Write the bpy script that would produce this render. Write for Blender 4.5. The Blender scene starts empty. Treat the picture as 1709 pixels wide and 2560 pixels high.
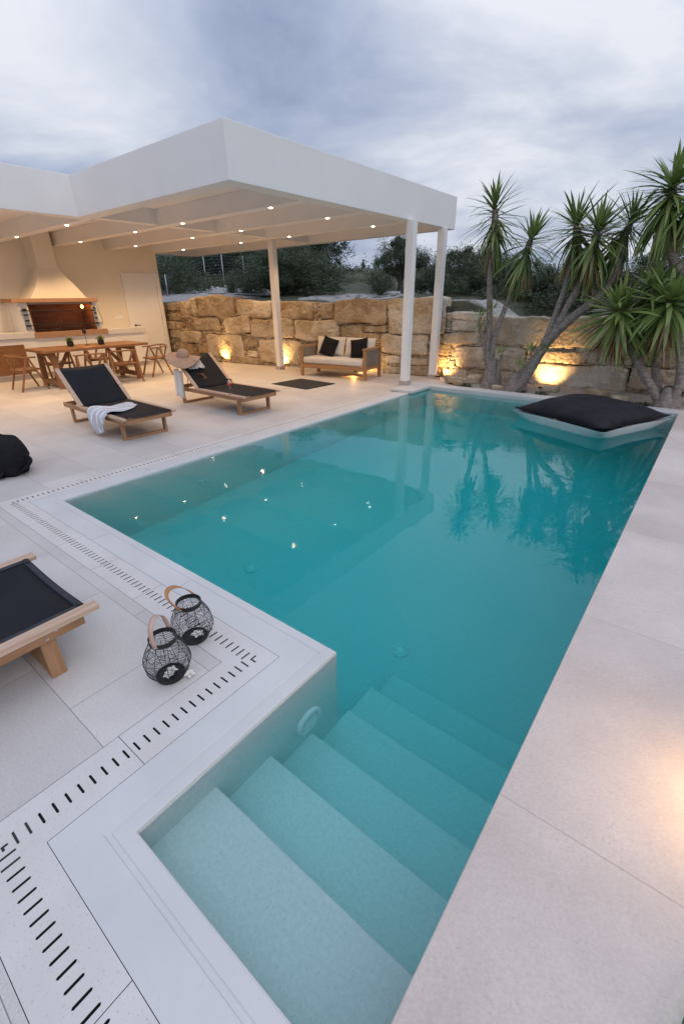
import bpy, math, random
import numpy as np
from mathutils import Vector, Matrix, noise
random.seed(7); rng = np.random.default_rng(7)
R = math.radians
sc = bpy.context.scene
COL = sc.collection

# ---------------------------------------------------------------- camera
cam_d = bpy.data.cameras.new("camera"); cam = bpy.data.objects.new("camera", cam_d); COL.objects.link(cam)
cam_d.sensor_fit = 'HORIZONTAL'; cam_d.sensor_width = 36; cam_d.lens = 1121.67 / 1709 * 36
cam_d.clip_start = 0.02; cam_d.clip_end = 3000
yaw, pit, rol = -0.6733, 0.4452, -0.0148
fw = Vector((math.sin(yaw)*math.cos(pit), math.cos(yaw)*math.cos(pit), -math.sin(pit)))
r0 = Vector((math.cos(yaw), -math.sin(yaw), 0)); u0 = r0.cross(fw)
rv = r0*math.cos(rol) + u0*math.sin(rol); uv = -r0*math.sin(rol) + u0*math.cos(rol)
M = Matrix((( rv.x, uv.x, -fw.x, 0), (rv.y, uv.y, -fw.y, 0), (rv.z, uv.z, -fw.z, 1.7), (0, 0, 0, 1)))
cam.matrix_world = M
sc.camera = cam

# ---------------------------------------------------------------- view, world, sun
sc.view_settings.view_transform = 'Standard'; sc.view_settings.look = 'None'
sc.view_settings.exposure = 0.0; sc.view_settings.gamma = 1
sc.render.engine = 'CYCLES'
sc.cycles.use_denoising = True
sc.cycles.max_bounces = 12; sc.cycles.transmission_bounces = 10; sc.cycles.transparent_max_bounces = 12
sc.cycles.caustics_refractive = True; sc.cycles.caustics_reflective = False
sc.cycles.sample_clamp_indirect = 6

SUN_EL, SUN_AZ = R(38), R(70)
wd = bpy.data.worlds.new("World"); sc.world = wd; wd.use_nodes = True
nt = wd.node_tree; N = nt.nodes; L = nt.links; N.clear()
def nd(t, **k):
    n = N.new(t)
    for a, b in k.items():
        if a.startswith('i_'): n.inputs[a[2:].replace('_', ' ')].default_value = b
        else: setattr(n, a, b)
    return n
def mth(op, a, b=None, c=None):
    n = N.new('ShaderNodeMath'); n.operation = op
    for i, v in enumerate((a, b, c)):
        if v is None: continue
        if isinstance(v, (int, float)): n.inputs[i].default_value = v
        else: L.new(v, n.inputs[i])
    return n.outputs[0]
out = nd('ShaderNodeOutputWorld')
tc = nd('ShaderNodeTexCoord'); sep = nd('ShaderNodeSeparateXYZ'); L.new(tc.outputs['Generated'], sep.inputs[0])
zc = mth('MAXIMUM', sep.outputs[2], 0.0)
den = mth('ADD', zc, 0.16)
comb = nd('ShaderNodeCombineXYZ'); L.new(mth('DIVIDE', sep.outputs[0], den), comb.inputs[0]); L.new(mth('DIVIDE', sep.outputs[1], den), comb.inputs[1])
L.new(mth('MULTIPLY', zc, 0.8), comb.inputs[2])
n1 = nd('ShaderNodeTexNoise', noise_dimensions='3D'); n1.inputs['Scale'].default_value = 0.95; n1.inputs['Detail'].default_value = 9; n1.inputs['Roughness'].default_value = 0.56; n1.inputs['Distortion'].default_value = 0.35
L.new(comb.outputs[0], n1.inputs['Vector'])
n2 = nd('ShaderNodeTexNoise'); n2.inputs['Scale'].default_value = 0.35; n2.inputs['Detail'].default_value = 3; n2.inputs['Roughness'].default_value = 0.5
mp = nd('ShaderNodeMapping'); mp.inputs['Location'].default_value = (3.1, 1.7, 0.4); L.new(comb.outputs[0], mp.inputs[0]); L.new(mp.outputs[0], n2.inputs['Vector'])
def lobe(d, p):
    v = nd('ShaderNodeVectorMath', operation='DOT_PRODUCT'); L.new(tc.outputs['Generated'], v.inputs[0]); v.inputs[1].default_value = Vector(d).normalized()
    return mth('POWER', mth('MAXIMUM', v.outputs['Value'], 0.0), p)
cl = mth('ADD', mth('MULTIPLY', n1.outputs['Fac'], 0.9), mth('MULTIPLY', n2.outputs['Fac'], 0.45))
cl = mth('ADD', cl, mth('MULTIPLY', lobe((-0.25, 0.90, 0.33), 22), 0.20))
cl = mth('ADD', cl, mth('MULTIPLY', lobe((-0.86, 0.43, 0.20), 40), 0.02))
cl = mth('SUBTRACT', cl, mth('MULTIPLY', lobe((-0.68, 0.66, 0.33), 60), 0.15))
cl = mth('SUBTRACT', cl, mth('MULTIPLY', lobe((-0.30, 0.94, 0.165), 160), 0.08))
cr = nd('ShaderNodeValToRGB'); L.new(cl, cr.inputs[0])
e = cr.color_ramp.elements
e[0].position = 0.49; e[0].color = (0.265, 0.325, 0.475, 1)
e[1].position = 0.88; e[1].color = (0.80, 0.83, 0.90, 1)
k = e.new(0.61); k.color = (0.385, 0.45, 0.61, 1)
k = e.new(0.74); k.color = (0.56, 0.61, 0.735, 1)
# overcast sky: brighter overhead than at the horizon
up = mth('ADD', 0.93, mth('MULTIPLY', mth('POWER', zc, 2.6), 1.1))
bg = nd('ShaderNodeBackground'); L.new(cr.outputs[0], bg.inputs[0]); L.new(up, bg.inputs[1])
sky = nd('ShaderNodeTexSky', sky_type='NISHITA', sun_disc=False, sun_elevation=SUN_EL, sun_rotation=SUN_AZ)
bg2 = nd('ShaderNodeBackground'); L.new(sky.outputs[0], bg2.inputs[0]); bg2.inputs[1].default_value = 0.006
ad = nd('ShaderNodeAddShader'); L.new(bg.outputs[0], ad.inputs[0]); L.new(bg2.outputs[0], ad.inputs[1]); L.new(ad.outputs[0], out.inputs[0])

sd = bpy.data.lights.new("sun", 'SUN'); sd.energy = 0.5; sd.angle = R(25); sd.color = (1, 0.93, 0.88)
sun = bpy.data.objects.new("sun", sd); COL.objects.link(sun)
sun.rotation_euler = (Vector((math.sin(SUN_AZ)*math.cos(SUN_EL), math.cos(SUN_AZ)*math.cos(SUN_EL)*-1, math.sin(SUN_EL)))).to_track_quat('Z', 'Y').to_euler()

# ---------------------------------------------------------------- materials
def mat(name, base, rough=0.6, metal=0.0, spec=0.5, var=None, vscale=5, vdetail=6, bump=0.0, bscale=30, stretch=None,
        speck=None, island=None, emit=None, estr=0, coat=0, alpha=None, trans=0, ior=1.45, sheen=0, sss=0, vpos=(0.35, 0.65), bdist=0.01):
    m = bpy.data.materials.new(name); m.use_nodes = True
    t = m.node_tree; n = t.nodes; l = t.links; b = n['Principled BSDF']
    b.inputs['Roughness'].default_value = rough; b.inputs['Metallic'].default_value = metal
    b.inputs['Specular IOR Level'].default_value = spec; b.inputs['Coat Weight'].default_value = coat
    b.inputs['Transmission Weight'].default_value = trans; b.inputs['IOR'].default_value = ior
    b.inputs['Sheen Weight'].default_value = sheen
    b.inputs['Base Color'].default_value = (*base, 1)
    tcn = n.new('ShaderNodeTexCoord'); src = tcn.outputs['Object']
    if stretch:
        mpn = n.new('ShaderNodeMapping'); mpn.inputs['Scale'].default_value = stretch; l.new(src, mpn.inputs[0]); src = mpn.outputs[0]
    col = None
    if var is not None:
        nz = n.new('ShaderNodeTexNoise'); nz.inputs['Scale'].default_value = vscale; nz.inputs['Detail'].default_value = vdetail; nz.inputs['Roughness'].default_value = 0.6
        l.new(src, nz.inputs['Vector'])
        rp = n.new('ShaderNodeValToRGB'); rp.color_ramp.elements[0].position = vpos[0]; rp.color_ramp.elements[1].position = vpos[1]
        rp.color_ramp.elements[0].color = (*base, 1); rp.color_ramp.elements[1].color = (*var, 1)
        l.new(nz.outputs['Fac'], rp.inputs[0]); col = rp.outputs[0]
    if island is not None:
        g = n.new('ShaderNodeNewGeometry'); rp = n.new('ShaderNodeValToRGB'); els = rp.color_ramp.elements
        for i, c in enumerate(island):
            q = els[i] if i < 2 else els.new(i/(len(island)-1)*0.999)
            q.color = (*c, 1)
        for i, q in enumerate(sorted(els, key=lambda z: z.position)): pass
        for i, c in enumerate(island):
            els[i].position = i/(len(island)-1); els[i].color = (*c, 1)
        l.new(g.outputs['Random Per Island'], rp.inputs[0])
        if col is not None:
            mx = n.new('ShaderNodeMix'); mx.data_type = 'RGBA'; mx.blend_type = 'MULTIPLY'; mx.inputs[0].default_value = 1
            l.new(rp.outputs[0], mx.inputs[6]); l.new(col, mx.inputs[7]); col = mx.outputs[2]
        else: col = rp.outputs[0]
    if speck is not None:      # (scale, amount, colour)
        vz = n.new('ShaderNodeTexNoise'); vz.inputs['Scale'].default_value = speck[0]; vz.inputs['Detail'].default_value = 2
        l.new(tcn.outputs['Object'], vz.inputs['Vector'])
        rp = n.new('ShaderNodeValToRGB'); rp.color_ramp.elements[0].position = speck[3] if len(speck) > 3 else 0.60; rp.color_ramp.elements[1].position = (speck[3] if len(speck) > 3 else .60)+0.07
        rp.color_ramp.elements[0].color = (0, 0, 0, 1); rp.color_ramp.elements[1].color = (speck[1],)*3 + (1,)
        l.new(vz.outputs['Fac'], rp.inputs[0])
        mx = n.new('ShaderNodeMix'); mx.data_type = 'RGBA'; l.new(rp.outputs[0], mx.inputs[0]); mx.inputs[7].default_value = (*speck[2], 1)
        if col is not None: l.new(col, mx.inputs[6])
        else: mx.inputs[6].default_value = (*base, 1)
        col = mx.outputs[2]
    if col is not None: l.new(col, b.inputs['Base Color'])
    if bump:
        bz = n.new('ShaderNodeTexNoise'); bz.inputs['Scale'].default_value = bscale; bz.inputs['Detail'].default_value = 5
        l.new(src, bz.inputs['Vector'])
        bp = n.new('ShaderNodeBump'); bp.inputs['Strength'].default_value = bump; bp.inputs['Distance'].default_value = bdist
        l.new(bz.outputs['Fac'], bp.inputs['Height']); l.new(bp.outputs[0], b.inputs['Normal'])
    if emit:
        b.inputs['Emission Color'].default_value = (*emit, 1); b.inputs['Emission Strength'].default_value = estr
    m['col'] = 0
    return m

def tile_mat(name, c1, c2, mortar, bw, rh, off, msize, origin, rot=0.0, speck=(0.25, 0.22, 0.19), mstr=1.0):
    """stone paving: veined colour noise, pores, and thin joints from a brick pattern"""
    m = mat(name, c1, rough=0.55, var=c2, vscale=1.1, vdetail=9, bump=0.10, bscale=160, bdist=0.003)
    n = m.node_tree.nodes; l = m.node_tree.links; b = n['Principled BSDF']
    src_col = b.inputs['Base Color'].links[0].from_socket
    tcn = [x for x in n if x.type == 'TEX_COORD'][0]
    mp = n.new('ShaderNodeMapping'); mp.vector_type = 'POINT'; mp.inputs['Location'].default_value = origin; mp.inputs['Rotation'].default_value = (0, 0, rot)
    l.new(tcn.outputs['Object'], mp.inputs[0])
    br = n.new('ShaderNodeTexBrick'); br.offset = off; br.squash = 1; br.inputs['Scale'].default_value = 1
    br.inputs['Brick Width'].default_value = bw; br.inputs['Row Height'].default_value = rh; br.inputs['Mortar Size'].default_value = msize
    br.inputs['Mortar Smooth'].default_value = 0.1; br.inputs['Bias'].default_value = 0
    br.inputs['Color1'].default_value = (0.89, 0.885, 0.885, 1); br.inputs['Color2'].default_value = (1, 1, 0.99, 1); br.inputs['Mortar'].default_value = (1, 1, 1, 1)
    l.new(mp.outputs[0], br.inputs['Vector'])
    mx = n.new('ShaderNodeMix'); mx.data_type = 'RGBA'; mx.blend_type = 'MULTIPLY'; mx.inputs[0].default_value = 1
    l.new(src_col, mx.inputs[6]); l.new(br.outputs['Color'], mx.inputs[7])
    # fine grain and pores
    gz = n.new('ShaderNodeTexNoise'); gz.inputs['Scale'].default_value = 95; gz.inputs['Detail'].default_value = 4; gz.inputs['Roughness'].default_value = .75; l.new(tcn.outputs['Object'], gz.inputs['Vector'])
    gr = n.new('ShaderNodeValToRGB'); gr.color_ramp.elements[0].position = .3; gr.color_ramp.elements[0].color = (.86, .86, .86, 1); gr.color_ramp.elements[1].position = .7; gr.color_ramp.elements[1].color = (1.06, 1.06, 1.06, 1)
    l.new(gz.outputs['Fac'], gr.inputs[0])
    mg = n.new('ShaderNodeMix'); mg.data_type = 'RGBA'; mg.blend_type = 'MULTIPLY'; mg.inputs[0].default_value = 1; l.new(mx.outputs[2], mg.inputs[6]); l.new(gr.outputs[0], mg.inputs[7])
    pz = n.new('ShaderNodeTexNoise'); pz.inputs['Scale'].default_value = 130; pz.inputs['Detail'].default_value = 2; l.new(tcn.outputs['Object'], pz.inputs['Vector'])
    lz = n.new('ShaderNodeTexNoise'); lz.inputs['Scale'].default_value = 2.3; lz.inputs['Detail'].default_value = 5; l.new(tcn.outputs['Object'], lz.inputs['Vector'])
    ml = n.new('ShaderNodeMath'); ml.operation = 'MULTIPLY_ADD'; l.new(lz.outputs['Fac'], ml.inputs[0]); ml.inputs[1].default_value = 0.35; l.new(pz.outputs['Fac'], ml.inputs[2])
    pr = n.new('ShaderNodeValToRGB'); pr.color_ramp.elements[0].position = 0.80; pr.color_ramp.elements[1].position = 0.90
    pr.color_ramp.elements[0].color = (0, 0, 0, 1); pr.color_ramp.elements[1].color = (0.30, 0.30, 0.30, 1); l.new(ml.outputs[0], pr.inputs[0])
    m2 = n.new('ShaderNodeMix'); m2.data_type = 'RGBA'; l.new(pr.outputs[0], m2.inputs[0]); l.new(mg.outputs[2], m2.inputs[6]); m2.inputs[7].default_value = (*speck, 1)
    m3 = n.new('ShaderNodeMix'); m3.data_type = 'RGBA'
    mm = n.new('ShaderNodeMath'); mm.operation = 'MULTIPLY'; mm.inputs[1].default_value = mstr; l.new(br.outputs['Fac'], mm.inputs[0])
    l.new(mm.outputs[0], m3.inputs[0]); l.new(m2.outputs[2], m3.inputs[6]); m3.inputs[7].default_value = (*mortar, 1)
    l.new(m3.outputs[2], b.inputs['Base Color'])
    return m

TC1, TC2 = (0.60, 0.555, 0.525), (0.71, 0.665, 0.635)
MT = {}
MT['terrace'] = tile_mat('terrace_stone', TC1, TC2, (0.26, 0.23, 0.21), 0.81, 0.54, 0.5, 0.0016, (0.30, 0.17, 0))
MT['deckR'] = tile_mat('beige_stone', (0.61, 0.505, 0.45), (0.78, 0.67, 0.605), (0.38, 0.31, 0.27), 3.0, 1.297, 0.0, 0.0016, (1.0, 0.135, 0), speck=(0.33, 0.26, 0.21))
MT['band'] = mat('drain_stone', (0.62, 0.575, 0.54), rough=.6, var=(0.68, 0.64, 0.615), vscale=3, bump=.12, bscale=140, bdist=.003, speck=(120, .5, (.42, .37, .33), .62))
MT['coping'] = mat('coping_stone', (0.585, 0.57, 0.56), rough=.55, var=(0.655, 0.64, 0.625), vscale=1.6, vdetail=9, bump=.10, bscale=160, bdist=.002, speck=(90, .35, (.5, .46, .42), .66))
MT['grout'] = mat('dark_grout', (0.10, 0.09, 0.08), rough=.9)
MT['plaster'] = mat('pool_plaster', (0.70, 0.715, 0.695), rough=.6, var=(0.78, 0.79, 0.77), vscale=60, vdetail=8, bump=.35, bscale=70, bdist=.005, speck=(130, .4, (.42, .46, .45), .62))
MT['render'] = mat('white_render', (0.83, 0.81, 0.79), rough=.85, var=(0.87, 0.85, 0.83), vscale=1.2, bump=.10, bscale=90, bdist=.002)
MT['cream'] = mat('cream_render', (0.80, 0.735, 0.625), rough=.85, var=(0.84, 0.775, 0.67), vscale=.9, bump=.12, bscale=60, bdist=.003)
MT['door'] = mat('white_paint', (0.86, 0.85, 0.84), rough=.45, var=(0.88, 0.87, 0.86), vscale=2)
MT['plinth'] = mat('taupe_plinth', (0.42, 0.36, 0.33), rough=.6, var=(0.46, .40, .36), vscale=9)
MT['marble'] = mat('counter_stone', (0.72, 0.70, 0.69), rough=.35, var=(0.78, 0.765, 0.75), vscale=3)
def wood(name, a, b, st, sc_=2.5, rough=.5):
    m = mat(name, a, rough=rough, var=b, vscale=sc_, vdetail=8, stretch=st, bump=.12, bscale=14, bdist=.002, vpos=(.3, .7))
    return m
TA, TB = (0.30, 0.145, 0.065), (0.48, 0.275, 0.145)
for ax, st in (('x', (1.2, 16, 16)), ('y', (16, 1.2, 16)), ('z', (16, 16, 1.2))):
    MT['teak_'+ax] = wood('teak_'+ax, TA, TB, st)
    MT['oak_'+ax] = wood('oak_'+ax, (0.20, 0.088, 0.034), (0.31, 0.150, 0.065), st, rough=.42)
    MT['sofawood_'+ax] = wood('sofa_wood_'+ax, (0.30, 0.15, 0.065), (0.46, 0.25, 0.115), st)
MT['topslat'] = wood('pale_teak', (0.44, 0.27, 0.17), (0.66, 0.49, 0.37), (1.2, 20, 20))
MT['sling'] = mat('black_sling', (0.006, 0.008, 0.013), rough=.6, var=(0.010, 0.013, 0.020), vscale=3, bump=.3, bscale=400, bdist=.001, spec=.25)
MT['hem'] = mat('sling_hem', (0.016, 0.019, 0.030), rough=.5, var=(0.024, 0.028, 0.042), vscale=20, bump=.4, bscale=300, bdist=.001)
MT['blackfab'] = mat('black_fabric', (0.010, 0.010, 0.012), rough=.9, var=(0.017, 0.016, 0.018), vscale=6, bump=.25, bscale=60, bdist=.004, spec=.2)
MT['greyfab'] = mat('charcoal_fabric', (0.016, 0.015, 0.018), rough=.85, var=(0.026, 0.024, 0.028), vscale=5, bump=.5, bscale=7, bdist=.03, spec=.25)
MT['whitefab'] = mat('white_fabric', (0.66, 0.64, 0.63), rough=.85, var=(0.72, 0.70, 0.69), vscale=5, bump=.35, bscale=14, bdist=.01, sheen=.2)
MT['creamfab'] = mat('cream_fabric', (0.62, 0.56, 0.50), rough=.9, var=(0.67, 0.61, 0.55), vscale=6, bump=.25, bscale=90, bdist=.003, sheen=.2)
MT['blackmetal'] = mat('black_metal', (0.012, 0.012, 0.013), rough=.45, spec=.5, var=(.02, .02, .021), vscale=30)
MT['steel'] = mat('steel', (0.62, 0.63, 0.64), rough=.28, metal=1, var=(.7, .7, .72), vscale=20)
MT['galv'] = mat('galvanised', (0.42, 0.46, 0.50), rough=.45, metal=.6, var=(.5, .54, .58), vscale=14)
MT['leather'] = mat('tan_leather', (0.42, 0.17, 0.055), rough=.5, var=(0.48, 0.21, 0.08), vscale=14, bump=.2, bscale=120, bdist=.001)
MT['leather2'] = mat('pink_tan_leather', (0.52, 0.34, 0.27), rough=.55, var=(0.58, 0.39, 0.31), vscale=14, bump=.2, bscale=120, bdist=.001)
MT['petal'] = mat('white_petal', (0.82, 0.80, 0.76), rough=.5, var=(.86, .84, .80), vscale=8)
MT['stamen'] = mat('yellow_petal_heart', (0.75, 0.50, 0.10), rough=.6, var=(.8, .6, .2), vscale=8)
MT['straw'] = mat('straw', (0.40, 0.25, 0.17), rough=.8, var=(0.50, 0.33, 0.235), vscale=30, bump=.4, bscale=90, bdist=.002)
MT['pot'] = mat('black_pot', (0.012, 0.012, 0.012), rough=.5, var=(.02, .02, .02), vscale=9)
MT['mat'] = mat('rubber_mat', (0.035, 0.034, 0.034), rough=.8, var=(.05, .05, .05), vscale=20)
MT['bark'] = mat('yucca_bark', (0.18, 0.145, 0.125), rough=.9, var=(0.36, 0.31, 0.28), vscale=14, bump=.7, bscale=26, bdist=.02, stretch=(1, 1, 2.2))
MT['olivebark'] = mat('olive_bark', (0.06, 0.05, 0.04), rough=.9, var=(0.12, .10, .08), vscale=8, bump=.5, bscale=20)
MT['gravel'] = mat('gravel', (0.30, 0.27, 0.23), rough=.95, var=(0.42, .38, .33), vscale=12, bump=.8, bscale=40, bdist=.03)
MT['hill'] = mat('scrub_ground', (0.10, 0.10, 0.065), rough=.95, var=(0.055, .065, .038), vscale=.9, vdetail=10, bump=1, bscale=9, bdist=.08, vpos=(.4, .62), speck=(9, .5, (.30, .28, .26), .66))
MT['slope'] = mat('white_gravel', (0.40, 0.38, 0.365), rough=.95, var=(0.27, .255, .24), vscale=5, vdetail=10, bump=1, bscale=22, bdist=.06, vpos=(.45, .62), speck=(16, .6, (.62, .60, .59), .56))
MT['farhill'] = mat('far_hill', (0.05, 0.075, 0.085), rough=1, var=(.07, .10, .11), vscale=.05)
MT['brick'] = None
def leafmat(name, cols, trans=0.25, rough=.5, var=None):
    m = mat(name, cols[0], rough=rough, island=cols, spec=.35)
    n = m.node_tree.nodes; l = m.node_tree.links; b = n['Principled BSDF']
    o = [x for x in n if x.type == 'OUTPUT_MATERIAL'][0]
    tr = n.new('ShaderNodeBsdfTranslucent'); l.new(b.inputs['Base Color'].links[0].from_socket, tr.inputs[0])
    mx = n.new('ShaderNodeMixShader'); mx.inputs[0].default_value = trans
    l.new(b.outputs[0], mx.inputs[1]); l.new(tr.outputs[0], mx.inputs[2]); l.new(mx.outputs[0], o.inputs[0])
    return m
MT['olive'] = leafmat('olive_leaves', [(0.050, 0.078, 0.044), (0.10, 0.132, 0.075), (0.19, 0.21, 0.15), (0.070, 0.10, 0.058), (0.040, 0.062, 0.034)])
MT['pine'] = leafmat('dark_needles', [(0.024, 0.042, 0.025), (0.050, 0.072, 0.040), (0.035, 0.055, 0.030)])
MT['scrub'] = leafmat('scrub_leaves', [(0.06, 0.085, 0.035), (0.095, 0.12, 0.06), (0.04, 0.06, 0.028), (0.12, 0.115, 0.06)])
MT['yucca'] = leafmat('yucca_leaves', [(0.11, 0.18, 0.045), (0.17, 0.25, 0.065), (0.26, 0.33, 0.10), (0.13, 0.21, 0.05), (0.36, 0.40, 0.17)], .2, .38)
MT['yuccadark'] = leafmat('dark_yucca_leaves', [(0.07, 0.128, 0.038), (0.13, 0.195, 0.05), (0.23, 0.275, 0.085), (0.085, 0.15, 0.04), (.31, .32, .15)], .15, .38)
MT['dead'] = leafmat('dead_leaves', [(0.30, 0.17, 0.085), (0.40, 0.26, 0.15), (0.22, 0.115, 0.05), (0.46, 0.33, 0.22)], .2, .8)
# rock
m = mat('wall_rock', (0.70, 0.575, 0.42), rough=.92, island=[(.64, .58, .49), (.54, .44, .32), (.71, .66, .58), (.46, .39, .31), (.60, .51, .39), (.76, .71, .63)],
        var=(1.05, 1.0, .93), vscale=2.0, vdetail=12, bump=1.0, bscale=13, bdist=.06, vpos=(.38, .58))
MT['rock'] = m
m.node_tree.nodes['Noise Texture'].inputs['Distortion'].default_value = .35
m = mat('pale_wall_rock', (0.74, 0.64, 0.52), rough=.92, island=[(.70, .65, .59), (.62, .56, .48), (.76, .72, .67), (.55, .50, .44), (.68, .62, .54), (.80, .76, .71)],
        var=(1.05, 1.0, .93), vscale=2.0, vdetail=12, bump=1.0, bscale=13, bdist=.06, vpos=(.38, .58))
MT['rockpale'] = m
m.node_tree.nodes['Noise Texture'].inputs['Distortion'].default_value = .35
def chisel(m):
    n = m.node_tree.nodes; l = m.node_tree.links; b = n['Principled BSDF']
    t = [x for x in n if x.type == 'TEX_COORD'][0]
    nz = n.new('ShaderNodeTexNoise'); nz.inputs['Scale'].default_value = 3; nz.inputs['Detail'].default_value = 6; l.new(t.outputs['Object'], nz.inputs['Vector'])
    va = n.new('ShaderNodeVectorMath'); va.operation = 'MULTIPLY_ADD'; l.new(nz.outputs['Color'], va.inputs[0]); va.inputs[1].default_value = (.5, .5, .5); l.new(t.outputs['Object'], va.inputs[2])
    vo = n.new('ShaderNodeTexVoronoi'); vo.feature = 'DISTANCE_TO_EDGE'; vo.inputs['Scale'].default_value = 1.6; l.new(va.outputs[0], vo.inputs['Vector'])
    rp = n.new('ShaderNodeValToRGB'); rp.color_ramp.elements[0].position = 0; rp.color_ramp.elements[0].color = (.42, .36, .30, 1); rp.color_ramp.elements[1].position = .022; rp.color_ramp.elements[1].color = (1, 1, 1, 1); l.new(vo.outputs['Distance'], rp.inputs[0])
    src = b.inputs['Base Color'].links[0].from_socket
    mx = n.new('ShaderNodeMix'); mx.data_type = 'RGBA'; mx.blend_type = 'MULTIPLY'; mx.inputs[0].default_value = .12; l.new(src, mx.inputs[6]); l.new(rp.outputs[0], mx.inputs[7])
    gz = n.new('ShaderNodeTexNoise'); gz.inputs['Scale'].default_value = 26; gz.inputs['Detail'].default_value = 6; gz.inputs['Roughness'].default_value = .75; l.new(t.outputs['Object'], gz.inputs['Vector'])
    gp = n.new('ShaderNodeValToRGB'); gp.color_ramp.elements[0].position = .32; gp.color_ramp.elements[0].color = (.72, .70, .67, 1); gp.color_ramp.elements[1].position = .66; gp.color_ramp.elements[1].color = (1.08, 1.07, 1.06, 1); l.new(gz.outputs['Fac'], gp.inputs[0])
    m2 = n.new('ShaderNodeMix'); m2.data_type = 'RGBA'; m2.blend_type = 'MULTIPLY'; m2.inputs[0].default_value = 1; l.new(mx.outputs[2], m2.inputs[6]); l.new(gp.outputs[0], m2.inputs[7])
    l.new(m2.outputs[2], b.inputs['Base Color'])
    ob = [x for x in n if x.type == 'BUMP'][0]
    b2 = n.new('ShaderNodeBump'); b2.inputs['Strength'].default_value = .18; b2.inputs['Distance'].default_value = .05; l.new(rp.outputs[0], b2.inputs['Height']); l.new(ob.outputs[0], b2.inputs['Normal']); l.new(b2.outputs[0], b.inputs['Normal'])
chisel(MT['rock']); chisel(MT['rockpale'])
# brick
def brick_material():
    m = mat('grill_brick', (0.30, 0.12, 0.06), rough=.85, bump=.2, bscale=60)
    n = m.node_tree.nodes; l = m.node_tree.links; b = n['Principled BSDF']
    tcn = [x for x in n if x.type == 'TEX_COORD'][0]
    sp = n.new('ShaderNodeSeparateXYZ'); l.new(tcn.outputs['Object'], sp.inputs[0]); cb = n.new('ShaderNodeCombineXYZ')
    l.new(sp.outputs[1], cb.inputs[0]); l.new(sp.outputs[2], cb.inputs[1])
    br = n.new('ShaderNodeTexBrick'); br.inputs['Scale'].default_value = 1; br.inputs['Brick Width'].default_value = .23; br.inputs['Row Height'].default_value = .072
    br.inputs['Mortar Size'].default_value = .004; br.inputs['Color1'].default_value = (.20, .085, .052, 1); br.inputs['Color2'].default_value = (.28, .13, .082, 1); br.inputs['Mortar'].default_value = (.20, .12, .08, 1)
    l.new(cb.outputs[0], br.inputs['Vector']); l.new(br.outputs[0], b.inputs['Base Color'])
    return m
MT['brick'] = brick_material()
MT['clay'] = mat('clay_trim', (0.42, 0.235, 0.13), rough=.8, var=(0.50, .30, .18), vscale=9, stretch=(1, 5, 1), bump=.2)
MT['glow'] = mat('lamp_glow', (1, .9, .75), emit=(1, .82, .60), estr=26)
MT['bulb'] = mat('bulb_glow', (1, .6, .2), emit=(1, .42, .09), estr=22)
MT['lens'] = mat('spot_lens', (1, .7, .3), emit=(1, .66, .28), estr=14)
MT['red'] = mat('red_drink', (0.62, 0.03, 0.02), rough=.1, var=(.75, .12, .02), vscale=30)
def glass(name, tint=(1, 1, 1), rough=0.0, ior=1.45):
    m = bpy.data.materials.new(name); m.use_nodes = True; n = m.node_tree.nodes; l = m.node_tree.links; n.clear()
    o = n.new('ShaderNodeOutputMaterial'); g = n.new('ShaderNodeBsdfGlass'); g.inputs['Color'].default_value = (*tint, 1); g.inputs['Roughness'].default_value = rough; g.inputs['IOR'].default_value = ior
    l.new(g.outputs[0], o.inputs[0]); return m
MT['glass'] = glass('clear_glass', (1, 1, 1), 0, 1.3)
# water: refracting surface with ripples and a blue-green absorbing body
def water():
    m = glass('pool_water', (1, 1, 1), 0, 1.33); n = m.node_tree.nodes; l = m.node_tree.links
    o = [x for x in n if x.type == 'OUTPUT_MATERIAL'][0]; g = [x for x in n if x.type == 'BSDF_GLASS'][0]
    t = n.new('ShaderNodeTexCoord'); z1 = n.new('ShaderNodeTexNoise'); z1.inputs['Scale'].default_value = 3.4; z1.inputs['Detail'].default_value = 2.5; z1.inputs['Distortion'].default_value = .4
    z2 = n.new('ShaderNodeTexNoise'); z2.inputs['Scale'].default_value = 16; z2.inputs['Detail'].default_value = 1
    l.new(t.outputs['Object'], z1.inputs['Vector']); l.new(t.outputs['Object'], z2.inputs['Vector'])
    a = n.new('ShaderNodeMath'); a.operation = 'MULTIPLY_ADD'; l.new(z2.outputs['Fac'], a.inputs[0]); a.inputs[1].default_value = .10; l.new(z1.outputs['Fac'], a.inputs[2])
    bp = n.new('ShaderNodeBump'); bp.inputs['Strength'].default_value = .21; bp.inputs['Distance'].default_value = .010; l.new(a.outputs[0], bp.inputs['Height']); l.new(bp.outputs[0], g.inputs['Normal'])
    ab = n.new('ShaderNodeVolumeAbsorption'); ab.inputs['Color'].default_value = (0.20, 0.926, 0.934, 1); ab.inputs['Density'].default_value = 1.2
    l.new(ab.outputs[0], o.inputs['Volume'])
    return m
MT['water'] = water()

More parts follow.
